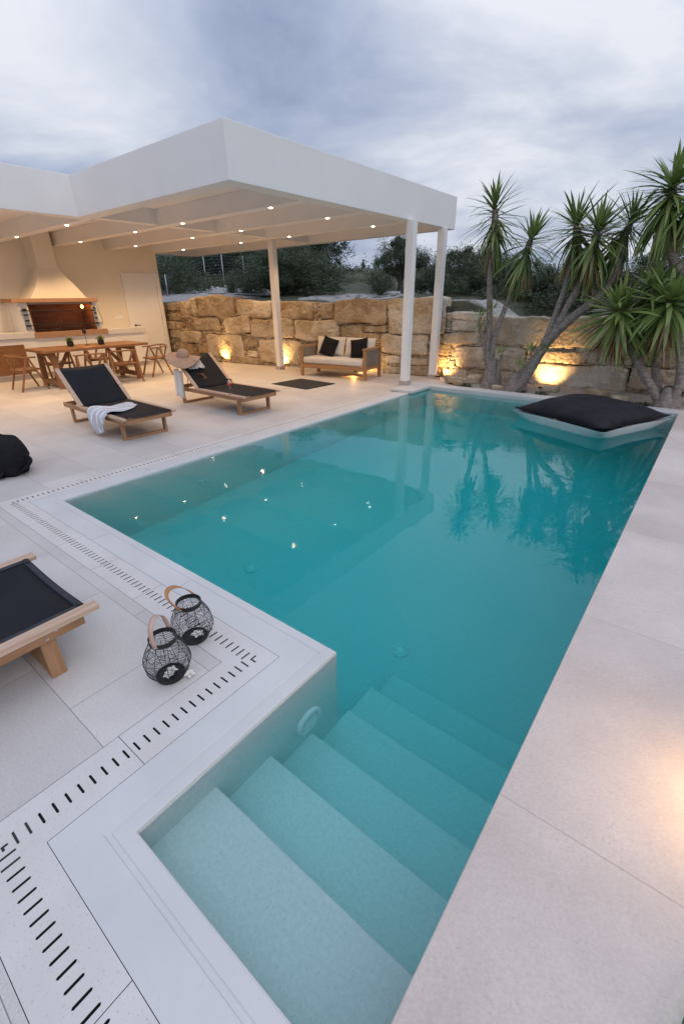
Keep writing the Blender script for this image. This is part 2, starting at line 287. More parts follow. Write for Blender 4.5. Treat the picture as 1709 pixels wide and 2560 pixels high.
# ---------------------------------------------------------------- mesh builder
class MB:
    def __init__(s): s.v = []; s.f = []; s.M = Matrix.Identity(4)
    def add(s, vs, fs):
        b = len(s.v); s.v.extend([tuple(s.M @ Vector(p)) for p in vs]); s.f.extend([tuple(b+i for i in f) for f in fs]); return s
    def box(s, a, b):
        (x0, y0, z0), (x1, y1, z1) = a, b
        return s.add([(x0,y0,z0),(x1,y0,z0),(x1,y1,z0),(x0,y1,z0),(x0,y0,z1),(x1,y0,z1),(x1,y1,z1),(x0,y1,z1)],
                     [(0,3,2,1),(4,5,6,7),(0,1,5,4),(1,2,6,5),(2,3,7,6),(3,0,4,7)])
    def bar(s, p, q, w, h, up=(0, 0, 1)):
        p, q = Vector(p), Vector(q); d = (q-p).normalized(); up = Vector(up)
        if abs(d.dot(up)) > .98: up = Vector((1, 0, 0))
        sx = d.cross(up).normalized()*w/2; sy = sx.cross(d).normalized()*h/2
        vs = [p-sx-sy, p+sx-sy, p+sx+sy, p-sx+sy, q-sx-sy, q+sx-sy, q+sx+sy, q-sx+sy]
        return s.add(vs, [(0,3,2,1),(4,5,6,7),(0,1,5,4),(1,2,6,5),(2,3,7,6),(3,0,4,7)])
    def tube(s, pts, rad, n=8, cap=True, closed=False):
        pts = [Vector(p) for p in pts]; m = len(pts); rad = rad if hasattr(rad, '__len__') else [rad]*m
        vs = []; fs = []; px = None
        for i, p in enumerate(pts):
            if closed: t = (pts[(i+1) % m]-pts[i-1]).normalized()
            else: t = (pts[min(i+1, m-1)]-pts[max(i-1, 0)]).normalized()
            if px is None:
                a = Vector((0, 0, 1)) if abs(t.z) < .9 else Vector((1, 0, 0)); px = t.cross(a).normalized()
            else: px = (px - t*px.dot(t)).normalized()
            py = t.cross(px)
            for k in range(n):
                an = 2*math.pi*k/n; vs.append(p + (px*math.cos(an)+py*math.sin(an))*rad[i])
        seg = m if closed else m-1
        for i in range(seg):
            j = (i+1) % m
            for k in range(n): fs.append((i*n+k, i*n+(k+1) % n, j*n+(k+1) % n, j*n+k))
        if cap and not closed: fs.append(tuple(range(n-1, -1, -1))); fs.append(tuple((m-1)*n+k for k in range(n)))
        return s.add(vs, fs)
    def lathe(s, prof, c=(0, 0, 0), n=32, a0=0, a1=2*math.pi):
        vs = []; fs = []; full = abs(a1-a0-2*math.pi) < 1e-6; cols = n if full else n+1
        for r, z in prof:
            for k in range(cols):
                a = a0+(a1-a0)*k/n; vs.append((c[0]+r*math.cos(a), c[1]+r*math.sin(a), c[2]+z))
        for i in range(len(prof)-1):
            for k in range(n):
                k2 = (k+1) % cols if full else k+1
                fs.append((i*cols+k, i*cols+k2, (i+1)*cols+k2, (i+1)*cols+k))
        return s.add(vs, fs)
    def grid(s, fn, nu, nv, thick=0):
        vs = [fn(i/(nu-1), j/(nv-1)) for j in range(nv) for i in range(nu)]
        fs = [(j*nu+i, j*nu+i+1, (j+1)*nu+i+1, (j+1)*nu+i) for j in range(nv-1) for i in range(nu-1)]
        return s.add(vs, fs)
def obj(name, mb, m, parent=None, smooth=False, bevel=0, sub=0, solid=0, loc=None):
    me = bpy.data.meshes.new(name)
    if isinstance(mb, tuple): v, f = mb
    else: v, f = mb.v, mb.f
    me.from_pydata([tuple(p) for p in v], [], f); me.update()
    o = bpy.data.objects.new(name, me); COL.objects.link(o)
    me.materials.append(MT[m] if isinstance(m, str) else m)
    if smooth:
        me.polygons.foreach_set('use_smooth', [True]*len(me.polygons))
    if solid:
        k = o.modifiers.new('s', 'SOLIDIFY'); k.thickness = solid; k.offset = 0
    if bevel:
        k = o.modifiers.new('b', 'BEVEL'); k.width = bevel; k.segments = 2; k.limit_method = 'ANGLE'
    if sub:
        k = o.modifiers.new('u', 'SUBSURF'); k.levels = sub; k.render_levels = sub
    if parent: o.parent = parent
    if loc: o.location = loc
    return o
def fast(name, v, f, m, parent=None, smooth=False):
    me = bpy.data.meshes.new(name); v = np.asarray(v, dtype=np.float32).reshape(-1, 3); f = np.asarray(f, dtype=np.int32)
    me.vertices.add(len(v)); me.vertices.foreach_set('co', v.ravel())
    k = f.shape[1]; me.loops.add(f.size); me.loops.foreach_set('vertex_index', f.ravel())
    me.polygons.add(len(f)); me.polygons.foreach_set('loop_start', np.arange(0, f.size, k, dtype=np.int32)); me.polygons.foreach_set('loop_total', np.full(len(f), k, dtype=np.int32))
    me.update(calc_edges=True)
    if smooth: me.polygons.foreach_set('use_smooth', [True]*len(f))
    o = bpy.data.objects.new(name, me); COL.objects.link(o); me.materials.append(MT[m])
    if parent: o.parent = parent
    return o
def tag(o, label=None, cat=None, group=None, kind=None):
    if label: o['label'] = label
    if cat: o['category'] = cat
    if group: o['group'] = group
    if kind: o['kind'] = kind
    return o
def empty(name, loc=(0, 0, 0), rz=0, label=None, cat=None, group=None):
    o = bpy.data.objects.new(name, None); COL.objects.link(o); o.location = loc; o.rotation_euler = (0, 0, rz); o.empty_display_size = .1
    return tag(o, label, cat, group)
def kids(o): return [c for c in COL.objects if c.parent == o]
def dup(o, loc=None, rz=None, label=None, parent=None):
    c = o.copy(); COL.objects.link(c)
    if parent: c.parent = parent
    if loc is not None: c.location = loc
    if rz is not None: c.rotation_euler = (0, 0, rz)
    if label: c['label'] = label
    for ch in kids(o): dup(ch, parent=c)
    return c
def spot(name, loc, target, energy, size, color, blend=.6, rad=.02, parent=None):
    d = bpy.data.lights.new(name, 'SPOT'); d.energy = energy; d.spot_size = size; d.spot_blend = blend; d.color = color; d.shadow_soft_size = rad
    o = bpy.data.objects.new(name, d); COL.objects.link(o); o.location = loc
    o.rotation_euler = (Vector(loc)-Vector(target)).to_track_quat('Z', 'Y').to_euler()
    if parent: o.parent = parent
    return o
WARM = (1.0, 0.60, 0.22)

# ================================================================ setting: pool and terraces
x0, ya, yb, x1, ye, x2 = -4.522, 1.412, 8.53, -1.178, 0.283, -0.207
def off(d): return [(x0-d, yb), (x0-d, ya-d), (x1-d, ya-d), (x1-d, ye-d), (x2, ye-d)]
def strip(mb, d0, d1, z, breaks=None, y_end=None, gap=.0025, skip_top=False, z0=None):
    """flat strip between two offsets of the pool edge, cut into slabs"""
    P, Q = off(d0), off(d1)
    z0 = z if z0 is None else z0
    for i in range(4):
        a0, a1, b0, b1 = [np.array(t) for t in (P[i], P[i+1], Q[i], Q[i+1])]
        ln = np.linalg.norm(a1-a0); n = max(1, int(round(ln/breaks))) if breaks else 1
        for k in range(n):
            t0, t1 = k/n, (k+1)/n
            g = gap/ln if breaks else 0
            def pt(A, B, t):
                # inner joints are square to the edge, the ends keep the mitre
                return A+(B-A)*t
            def sq(t):
                if t <= 0: return a0, b0
                if t >= 1: return a1, b1
                p = a0+(a1-a0)*t; dirv = (a1-a0)/ln
                q = b0 + dirv*np.dot(p-b0, dirv); return p, q
            p0, q0 = sq(t0); p1, q1 = sq(t1)
            dv = (a1-a0)/ln
            if t0 > 0: p0 = p0+dv*gap/2; q0 = q0+dv*gap/2
            if t1 < 1: p1 = p1-dv*gap/2; q1 = q1-dv*gap/2
            mb.add([(*p0, z), (*p1, z), (*q1, z0), (*q0, z0)], [(0, 1, 2, 3)])
    return mb
mb = MB(); strip(mb, .008, .058, 0); 
for (da, za, db, zb) in ((0, -.010, .0022, -.003), (.0022, -.003, .008, 0)): strip(mb, da, db, za, z0=zb)
tag(obj('pool_edge', mb, 'coping'), kind='structure')
mb = MB(); strip(mb, .058, .062, 0, z0=-.005); strip(mb, .062, .078, -.005); strip(mb, .078, .082, -.005, z0=0)
strip(mb, .082, .2125, 0, breaks=1.08, gap=.002)
tag(obj('pool_coping', mb, 'coping'), kind='structure')
# drain band with real slots
mb = MB(); mbs = MB()
def slot_cell(o, du, dw, u0, u1, w0, w1, s0, s1, hw=.0046):
    """cell from u0..u1 along the run, w0..w1 across; slot from s0..s1 across in the middle"""
    um = (u0+u1)/2
    P = lambda u, w, z=0: (o[0]+du[0]*u+dw[0]*w, o[1]+du[1]*u+dw[1]*w, z)
    outer = [P(u0, w0), P(u1, w0), P(u1, w1), P(u0, w1)]
    hole = [(um-hw, s0+hw), (um, s0), (um+hw, s0+hw), (um+hw, s1-hw), (um, s1), (um-hw, s1-hw)]
    H = [P(*h) for h in hole]; H2 = H; D = [P(*h, -.013) for h in hole]
    mb.add(outer+H, [(0, 1, 6, 5, 4), (1, 2, 7, 6), (2, 3, 9, 8, 7), (3, 0, 4, 9)])
    mbs.add(H+D, [(i, (i+1) % 6, 6+(i+1) % 6, 6+i) for i in range(6)]+[(6, 7, 8, 9, 10, 11)])
def run(o, du, dw, length, w0=.2145, w1=.4228):
    n = max(1, round((length)/.0465)); st = length/n; tile = 0
    for k in range(n):
        u0, u1 = k*st, (k+1)*st
        if k % 12 == 0 and k: u0 += .0025
        slot_cell(o, du, dw, u0, u1, w0, w1, .288, .346)
# left side run (along +Y, outward -X), AF run (along +X, outward -Y), EF run (along -Y, outward -X), bottom run
WI, WO = .2145, .4228
run((x0, ya-WI), (0, 1), (-1, 0), yb-.75-(ya-WI))
def corner(cx, cy, sx, sy):
    pass
run((x0-WI, ya), (1, 0), (0, -1), (x1-WO)-(x0-WI))
run((x1, ya-WO), (0, -1), (-1, 0), (ya-WO)-(ye-WI))
run((x1-WI, ye), (1, 0), (0, -1), x2-(x1-WI))
# corner tiles
for (ax, bx, ay, by) in ((x0-WO, x0-WI, ya-WO, ya-WI), (x1-WO, x1-WI, ya-WO, ya-WI), (x1-WO, x1-WI, ye-WO, ye-WI)):
    mb.box((ax, ay, -.03), (bx, by, 0)) if False else mb.add([(ax, ay, 0), (bx, ay, 0), (bx, by, 0), (ax, by, 0)], [(0, 1, 2, 3)])
tag(obj('drain_channel', mb, 'band'), kind='structure')
# shallow slot faces and mitre bars, near-black colour replacing a deep gutter's shade
mb = mbs
for (cx_, cy_) in ((x1-.317, ya-.317), (x0-.317, ya-.317), (x1-.317, ye-.317)):
    mb.bar((cx_+.03, cy_+.03, .0004), (cx_-.004, cy_+.03, .0004), .010, .002) if False else None
    al = .034 if cy_ > ya-.5 and cx_ > x1-1 else .017
    mb.bar((cx_, cy_+al, .0004), (cx_, cy_-.0044, .0004), .0078, .002); mb.bar((cx_+.0045, cy_, .0004), (cx_+al, cy_, .0004), .0078, .002)
for k_ in (1, 2):
    q = .043*k_
    # missing slots of the mitre tiles: flat bars in the painted slot shade
    mb.bar((x1-.317-q, ya-.289, .0004), (x1-.317-q, ya-.346, .0004), .0075, .002); mb.bar((x1-.289, ya-.317-q, .0004), (x1-.346, ya-.317-q, .0004), .0075, .002)
    mb.bar((x0-.317+q*.95, ya-.289, .0004), (x0-.317+q*.95, ya-.346, .0004), .0075, .002); mb.bar((x0-.289, ya-.317+q, .0004), (x0-.346, ya-.317+q, .0004), .0075, .002)
    mb.bar((x1-.317+q*.95, ye-.289, .0004), (x1-.317+q*.95, ye-.346, .0004), .0075, .002); mb.bar((x1-.289, ye-.317+q*.95, .0004), (x1-.346, ye-.317+q*.95, .0004), .0075, .002)
tag(obj('drain_slots', mb, mat('slot_shade', (.035, .032, .03), rough=.95)), kind='structure')
# grout bed below the joints, colour darkened for the shade of a deep gutter
mb = MB(); B = .4265
mb.add([(x0-B, ya-B, -.008), (x1-B, ya-B, -.008), (x1-B, ye-B, -.008), (x2, ye-B, -.008), (x2, ye-.07, -.008), (x1-.07, ye-.07, -.008), (x1-.07, ya-.07, -.008), (x0-.07, ya-.07, -.008), (x0-.07, yb, -.008), (x0-B, yb, -.008)],
       [(0, 1, 6, 7), (1, 2, 5, 6), (2, 3, 4, 5), (0, 7, 8, 9)])
for (a, b) in (((x0-.36, ya-.36), (x0-.27, yb)), ): pass
o = obj('joint_bed', mb, mat('gutter_dark', (.03, .028, .026), rough=.95)); o.location.z = -.006; tag(o, kind='structure')
# terrace (left), one sheet of quads round the pool
T = .4248
mb = MB()
X_L, Y_N, Y_F = -13.68, -7.0, 10.05
def quad(a, b, c, d, z=0): mb.add([(a, c, z), (b, c, z), (b, d, z), (a, d, z)], [(0, 1, 2, 3)])
quad(X_L, x0-T, Y_N, Y_F); quad(x0-T, x1-T, Y_N, ya-T); quad(x1-T, x2, Y_N, ye-T); quad(x0-T, -4.05, 8.80, Y_F)
tag(obj('terrace', mb, 'terrace'), kind='structure')
# raised stone edge on the right and far side
ZR = .05
mb = MB()
mb.box((x2-.0015, Y_N, -.30), (7.0, 8.80, ZR))
tag(obj('right_terrace', mb, 'deckR', bevel=.004), kind='structure')
mb = MB(); mb.box((-4.42, 8.4985, -.2), (x2-.0025, 8.80, ZR-.002)); mb.box((-4.93, 7.80, .0005), (-4.42, 8.80, ZR-.002))
tag(obj('raised_coping', mb, 'coping', bevel=.004), kind='structure')
# basin
PD = -1.4
mb = MB()
T1 = -.0095
ring = [(x0, 8.5), (x0, ya), (x1, ya), (x1, ye), (x2, ye), (x2, 8.5)]
for i in range(6):
    a, b = ring[i], ring[(i+1) % 6]
    top = T1 if i < 4 else .044
    mb.add([(*a, PD), (*b, PD), (*b, top), (*a, top)], [(0, 1, 2, 3)])
mb.add([(x0, ya, PD), (x2, ya, PD), (x2, 8.5, PD), (x0, 8.5, PD)], [(0, 1, 2, 3)])
mb.add([(x1, ye, PD), (x2, ye, PD), (x2, ya, PD), (x1, ya, PD)], [(0, 1, 2, 3)])
tag(obj('pool_basin', mb, 'plaster'), kind='structure')
mb = MB()
steps = [(.605, -.2), (.905, -.4), (1.193, -.6), (1.515, -.8), (1.83, -1.0), (2.12, -1.2)]
py = ye-.01
for i, (y, z) in enumerate(steps):
    xl = x1-.005 if y < ya else -1.235
    mb.box((x1-.004 if py < ya else xl, py, PD-.1), (x2+.01, y, z))
    py = y
tag(obj('pool_steps', mb, 'plaster', bevel=.006), kind='structure')
# water
ZW = -.022
mb = MB(); e_ = .004
rw = [(x0-e_, 8.5+e_), (x0-e_, ya-e_), (x1-e_, ya-e_), (x1-e_, ye-e_), (x2+e_, ye-e_), (x2+e_, 8.5+e_)]
n_ = len(rw)
mb.add([(*p, ZW) for p in rw]+[(*p, PD-.2) for p in rw], [tuple(range(5, -1, -1)) if False else (0, 1, 2, 3, 4, 5)] + [tuple(range(11, 5, -1))] + [(i, i+6, (i+1) % 6+6, (i+1) % 6) for i in range(6)])
wo = obj('water', mb, 'water'); tag(wo, kind='structure')
import bmesh
bm = bmesh.new(); bm.from_mesh(wo.data); bmesh.ops.recalc_face_normals(bm, faces=bm.faces); bm.to_mesh(wo.data); bm.free()
# planting bed
mb = MB()
def bed(u, v):
    x = -4.1+u*11.1; y = 8.795+v*1.3
    return (x, y, .012+.03*noise.noise(Vector((x*3, y*3, 0)))+.02*noise.noise(Vector((x*9, y*9, 3)))+v*.05)
mb.grid(bed, 140, 18)
tag(obj('planting_bed', mb, 'gravel', smooth=True), kind='structure')

# hillside beyond the wall: one sheet to the horizon
def hz(x, y):
    d = y-10.4
    def s(a): a = min(1, max(0, a)); return a*a*(3-2*a)
    inside = (1-s((y-10.25)/.25)) * s((x+15.5)/.6) * (1-s((x-8.0)/6))
    k = .035+.085*s((-x-8)/12)
    dd = max(0, d); h = 1.60+k*min(dd, 15)+.01*max(0, min(dd-15, 60)) - .55*s((x+4.8)/1.2)*(1-s(dd/6))
    if y < 10.4: h = 1.6*s((-x-15)/3) - .2*s((x-7)/3)
    h += .10*noise.noise(Vector((x*.5, y*.5, 0)))*s(dd/1.5)+.05*noise.noise(Vector((x*1.7, y*1.7, 5)))*s(dd/1.5)
    return h*(1-inside)-2.4*inside
def lin(a, b, n): return list(np.linspace(a, b, n))
xs = sorted(set([round(v, 3) for v in lin(-60, -14, 70)+lin(-14, 8, 70)+lin(8, 60, 30)+[-900, -500, -250, -120, -80, 80, 120, 250, 500, 900]]))
ys = sorted(set([round(v, 3) for v in [-900, -500, -200, -100, -50, -25, -12, -6, 0, 5, 8]+lin(9.6, 11.2, 18)+lin(11.3, 24, 60)+lin(25, 60, 30)+[80, 110, 160, 250, 500, 900]]))
V = [(x, y, hz(x, y)) for y in ys for x in xs]; nx = len(xs)
F = [(j*nx+i, j*nx+i+1, (j+1)*nx+i+1, (j+1)*nx+i) for j in range(len(ys)-1) for i in range(nx-1)]
tag(fast('ground', V, F, 'hill', smooth=True), kind='structure')
def patch(name, cx_, cy_, rx_, ry_, seed):
    v = [(cx_, cy_, hz(cx_, cy_)+.03)]; f = []; n = 64; m_ = 16
    for j in range(1, m_+1):
        for i in range(n):
            a = 2*math.pi*i/n; k_ = (1+.22*noise.noise(Vector((math.cos(a)*2, math.sin(a)*2, seed)))+.10*noise.noise(Vector((math.cos(a)*7, math.sin(a)*7, seed))))*j/m_
            x = cx_+rx_*k_*math.cos(a); y = cy_+ry_*k_*math.sin(a); v.append((x, y, hz(x, y)+.03-(.09 if j == m_ else 0)))
    mbp = MB(); mbp.v = v
    mbp.f = [(0, 1+i, 1+(i+1) % n) for i in range(n)]+[(1+(j-1)*n+i, 1+j*n+i, 1+j*n+(i+1) % n, 1+(j-1)*n+(i+1) % n) for j in range(1, m_) for i in range(n)]
    tag(obj(name, mbp, 'slope', smooth=True), kind='structure')
patch('gravel_slope', -18.0, 13.2, 4.2, 2.4, 1)
patch('gravel_path', -9.4, 13.9, 2.4, 2.6, 2)
patch('gravel_verge', -4.6, 11.3, 1.1, .6, 4)
# far ridge
mb = MB()
def ridge(u, v):
    a = R(-75)+u*R(95); d = 700; x = math.sin(a)*d; y = math.cos(a)*d
    return (x*(1+.2*v), y*(1+.2*v), -5+v*(20+14*noise.noise(Vector((u*9, 0, 0)))+6*noise.noise(Vector((u*30, 0, 0)))))
mb.grid(ridge, 120, 5)
tag(obj('hills', mb, 'farhill', smooth=True), kind='structure')

# ================================================================ stone wall
WL = np.array([(-14.2, 8.62), (-10.04, 9.1), (-6.2, 9.75), (-4.9, 9.93), (9.0, 10.0)])
WS = np.concatenate([[0], np.cumsum(np.hypot(*(WL[1:]-WL[:-1]).T))])
def wp(s, d=0):
    i = min(len(WL)-2, max(0, int(np.searchsorted(WS, s)-1))); t = (s-WS[i])/(WS[i+1]-WS[i]); a, b = WL[i], WL[i+1]
    p = a+(b-a)*t; dv = (b-a)/np.linalg.norm(b-a); return p + np.array([-dv[1], dv[0]])*d, math.atan2(dv[1], dv[0])
BIG = [(1.05,1.19,1.39,1.69),(1.54,1.29,1.79,1.78),(1.79,1.25,3.29,1.81),(3.36,1.27,4.63,1.69),(4.86,1.21,5.93,1.64),(6.12,1.2,6.52,1.59),(.44,1.42,1.04,1.64),(1.56,.88,2.68,1.23),(2.84,.83,3.83,1.3),(3.83,.73,5.31,1.22),(5.34,.7,6.67,1.19),(.91,.49,1.85,.85),(2.01,.16,3.51,.8),(3.54,.49,4.04,.71),(4.05,.07,5.48,.69),(.74,.17,1.36,.51),(1.34,0,2.0,.2),(2.93,0,4.2,.19),(3.61,.2,4.0,.38),(1.6,.21,1.98,.52),(.5,1.13,1.04,1.36),(.35,.87,.69,1.11),(.72,.91,1.02,1.12),(.39,.62,.89,.86),(6.56,1.12,7.99,1.67),(8.01,.92,9.41,1.7),(9.52,1.24,10.19,1.39),(9.52,1.0,10.21,1.22),(6.68,.78,7.32,1.09),(7.35,.94,7.97,1.09),(7.83,.45,9.04,.9),(7.34,.73,7.79,.91),(9.35,.75,10.24,.98),(7.95,.25,8.35,.44),(8.54,.22,9.04,.4),(7.93,0,8.26,.16),(8.41,0,9.41,.21),(9.45,0,10.04,.2),(9.07,.47,9.6,.73),(9.09,.22,9.53,.46),(9.7,.26,11.26,.72),(10.3,.78,12.7,1.34),(11.34,.51,12.37,.7),(12.41,.49,12.78,.63),(11.35,.03,13.17,.48),(10.13,.04,10.48,.24),(10.76,.03,11.03,.22),(12.77,.66,13.11,1.16),(13.16,.54,13.87,1.05),(13.2,.12,13.98,.5),(14.0,.1,15.3,.6),(13.95,.65,15.2,1.1),(15.4,.05,17.0,.7),(15.3,.75,17.2,1.15),(17.1,.1,18.6,.7),(17.3,.75,18.7,1.2),(5.6,.25,6.3,.62),(6.5,.1,7.6,.6)]
def wtop(s):
    if s < 9.42: return 1.60
    if s < 10.25: return 1.38
    return 1.28-.03*(s-10.2) if s < 13 else 1.17
def stone(w, d, h, nn, seed, rough):
    """rounded rough block as arrays"""
    key = nn
    vs = []; fs = []
    idx = {}
    def vid(p):
        k = tuple(np.round(p, 5))
        if k not in idx: idx[k] = len(vs); vs.append(p)
        return idx[k]
    for ax in range(3):
        for sgn in (-1, 1):
            for i in range(nn):
                for j in range(nn):
                    q = []
                    for (a, b) in ((i, j), (i+1, j), (i+1, j+1), (i, j+1)):
                        p = [0, 0, 0]; p[ax] = sgn; p[(ax+1) % 3] = -1+2*a/nn; p[(ax+2) % 3] = -1+2*b/nn; q.append(vid(p))
                    fs.append(q if sgn > 0 else q[::-1])
    out = []
    pw = 13.0
    for p in vs:
        p = np.array(p, float); r = (abs(p)**pw).sum()**(1/pw); p = p/r
        q = p*np.array([w/2, d/2, h/2])
        sv = Vector((q[0]*1.6+seed*7.3, q[1]*1.6, q[2]*1.6+seed*3.1)); 
        n1_ = noise.noise(sv); n2_ = noise.noise(sv*3.1); n3_ = noise.noise(sv*8)
        disp = rough*(n1_*1.0+n2_*.75+n3_*.55+.3*noise.noise(sv*17))
        nrm = p/np.linalg.norm(p)
        # facets: outline wobble in plan and height
        q = q + nrm*disp*np.array([1, .9, .8])
        q[0] += .07*h*noise.noise(Vector((q[2]*2.5, seed, 1)))*1.5; q[2] += .10*h*noise.noise(Vector((q[0]*1.8, seed, 9)))*1.2
        out.append(q)
    return np.array(out), fs
SV, SF = [], []; SV2, SF2 = [], []
def put(s, z, w, h, dep, nn, rough, proud):
    v, f = stone(w, dep, h, nn, random.random()*50, rough)
    (cxy, an) = wp(s, dep/2-proud); c, sn = math.cos(an), math.sin(an)
    tv, tf = (SV, SF) if s < 9.45 else (SV2, SF2)
    b = len(tv)
    for q in v: tv.append((cxy[0]+q[0]*c-q[1]*sn, cxy[1]+q[0]*sn+q[1]*c, max(-.3, z+q[2])))
    tf.extend([[b+i for i in t] for t in f])
RES = .01
GW, GH = int(19/RES), int(1.95/RES); occ = np.zeros((GW, GH), bool)
for (a, z0_, b, z1_) in BIG:
    w, h = b-a, z1_-z0_
    put((a+b)/2, (z0_+z1_)/2, w*.985, h*.975, .55 if w > .7 else .45, 22 if w > .9 else 12, .034 if w > .7 else .022, random.uniform(.02, .07) if w > .7 else random.uniform(0, .04))
    i0, i1, j0, j1 = int(a/RES)+1, int(b/RES)-1, int(max(0, z0_)/RES)+1, int(z1_/RES)-1
    occ[i0:i1, j0:j1] = True
for j in range(0, GH-3):
    i = 0
    while i < GW-5:
        if occ[i, j]: i += 1; continue
        run_ = 0
        while i+run_ < GW and not occ[i+run_, j] and run_ < 60: run_ += 1
        s_ = (i+run_/2)*RES
        if j*RES > wtop(s_)-.03: i += max(1, run_); continue
        if run_ < 4: occ[i:i+run_, j] = True; i += max(1, run_); continue
        w = min(run_, random.choice([9, 12, 16, 20, 26, 32])); 
        if run_-w < 5: w = run_
        h = random.choice([4, 5, 6, 7, 9, 12]) if w > 9 else random.choice([4, 6, 9])
        hh = 1
        while hh < h and j+hh < GH and not occ[i:i+w, j+hh].any(): hh += 1
        hh = min(hh, int((wtop(s_)-j*RES)/RES)+1)
        occ[i:i+w, j:j+hh] = True
        if hh >= 3 and w >= 4:
            put((i+w/2)*RES, (j+hh/2)*RES, w*RES-.006, hh*RES-.004, .3, 4, .008, random.uniform(-.035, .005))
        i += w
sw = empty('stone_wall', (0, 0, 0), label='rough retaining wall of big tan boulders and small stones behind the pool', cat='wall')
so = fast('boulders', SV, SF, 'rock', sw, smooth=True)
so = fast('boulders', SV2, SF2, 'rockpale', sw, smooth=True); so['label'] = 'paler grey boulders of the lower right stretch'
mb = MB()
pts = [wp(s, .10)[0] for s in WS]; pts2 = [wp(s, .55)[0] for s in WS]
tops = [1.5, 1.5, 1.5, 1.5, 1.0]
for i in range(len(WS)-1):
    tz = 1.50 if i < 3 else 0.98
    a, b, c, d = pts[i], pts[i+1], pts2[i+1], pts2[i]
    mb.add([(*a, -.3), (*b, -.3), (*c, -.3), (*d, -.3), (*a, tz), (*b, tz), (*c, tz), (*d, tz)], [(0,1,5,4),(1,2,6,5),(2,3,7,6),(3,0,4,7),(4,5,6,7)])
obj('wall_core', mb, mat('dark_joint', (.05, .04, .03), rough=1, var=(.09, .075, .06), vscale=9), sw)

# bed rubble: a few loose rocks between the wall foot and the coping
for i, (x, y, w, h) in enumerate([(-4.25, 9.25, .32, .12), (-4.05, 9.02, .22, .09), (-3.9, 9.5, .4, .16), (-4.45, 9.45, .25, .10), (-3.2, 8.98, .18, .07), (-4.02, 9.3, .15, .1), (-2.3, 9.35, .3, .1), (-1.5, 9.3, .35, .12), (-1.1, 9.1, .25, .08)]):
    v, f = stone(w, w*.7, h, 6, i*3.3, .018); a = random.random()*3
    v = [(x+q[0]*math.cos(a)-q[1]*math.sin(a), y+q[0]*math.sin(a)+q[1]*math.cos(a), .04+h*.4+q[2]) for q in v]
    o = fast('rock', v, f, 'rock', smooth=True)
    tag(o, ['loose flat grey rock lying left of the palm foot', 'small rock near the raised slab corner beside the bed', 'largest loose rock against the wall foot left of the palm', 'pale rock at the left end of the planting bed', 'small flat rock in front of the left palm stump', 'small upright rock beside the largest loose rock', 'loose rock right of the leaning palm base', 'flat rock under the wall light to the right', 'low rock close to the coping left of the right palm'][i], 'rock', 'loose rocks in the planting bed')

# ================================================================ pool house
ph = empty('pool_house', (-13.6, 4, 0), label='white flat roofed pool house with open beamed canopy on three columns', cat='building')
def P(name, mb, m, **k):
    o = obj(name, mb, m, ph, **k); o.location = (13.6, -4, 0); return o
WX = -13.68; WYE = 8.53; RZ = 2.96; RT = 3.535; RXR = -4.96; RYN = 4.21; RYF = 10.15; RXI = -8.80; RYS = -4.0
mb = MB(); mb.box((WX-.3, RYS, -.1), (WX, WYE, RZ+.23)); P('wall', mb, 'cream')
mb = MB(); mb.box((WX-5, RYS, -.1), (WX-.3, RYS+.3, RZ+.2)); P('rear_wall', mb, 'render'); mb = MB(); mb.box((WX-5, WYE-.3, -.1), (WX-.3, WYE, RZ+.2)); P('rear_wall', mb, 'render')
# fascia ring (edge beams), L shaped, each beam butted
FB = .25
mb = MB()
mb.box((RXR-FB, RYN, RZ), (RXR, RYF, RT))                       # right
mb.box((RXI-.0, RYN, RZ), (RXR-FB, RYN+FB, RT))                 # front of the canopy
mb.box((WX-.35, RYF-FB, RZ), (RXR-FB, RYF, RT))                 # far
mb.box((RXI-FB, RYS, RZ), (RXI, RYN+FB, RT))                    # left wing fascia
mb.box((WX-.35, WYE+.002, RZ), (WX-.05, RYF-FB, RT))
P('fascia', mb, 'render', bevel=.006)
mb = MB(); mb.box((WX-5, RYS, 3.235), (RXI-FB, RYF-FB, 3.40)); mb.box((RXI-FB, RYN+FB, 3.235), (RXR-FB, RYF-FB, 3.40)); P('roof', mb, 'render')
BY = [4.462, 5.775, 7.134, 8.526]
for i, y in enumerate(BY):
    mb = MB(); xr = RXR-FB if i else RXI-FB
    mb.box((WX, y-.105, RZ+.002), (xr, y+.105, 3.235)); P('beam', mb, 'render', bevel=.004)
mb = MB()
prev = RYN+FB
for y in BY[1:]+[RYF-FB+.105]:
    mb.box((RXI-.25, prev, RZ+.03), (RXI-.05, y-.105, 3.235)); prev = y+.105
P('cross_beam', mb, 'render')
for y in (-2.6, -1.2, .2, 1.6, 3.0):
    mb = MB(); mb.box((WX, y-.1, RZ+.002), (RXI-FB, y+.1, 3.235)); P('beam', mb, 'render')
for (cx_, cy_, lb) in ((-9.03, 8.78, 'left column in front of the stone wall'), (-4.94, 8.36, 'column at the pool corner'), (-5.0, 9.70, 'far right column by the stone wall')):
    mb = MB(); mb.box((cx_-.075, cy_-.075, .07 if cy_ != 8.36 else .1), (cx_+.075, cy_+.075, RZ+.003)); c = P('column', mb, 'render', bevel=.005); c['label'] = lb
    zb = .048 if cy_ == 8.36 else 0
    mb = MB(); mb.box((cx_-.09, cy_-.09, zb), (cx_+.09, cy_+.09, zb+.085)); q = obj('plinth', mb, 'plinth', c, bevel=.003)
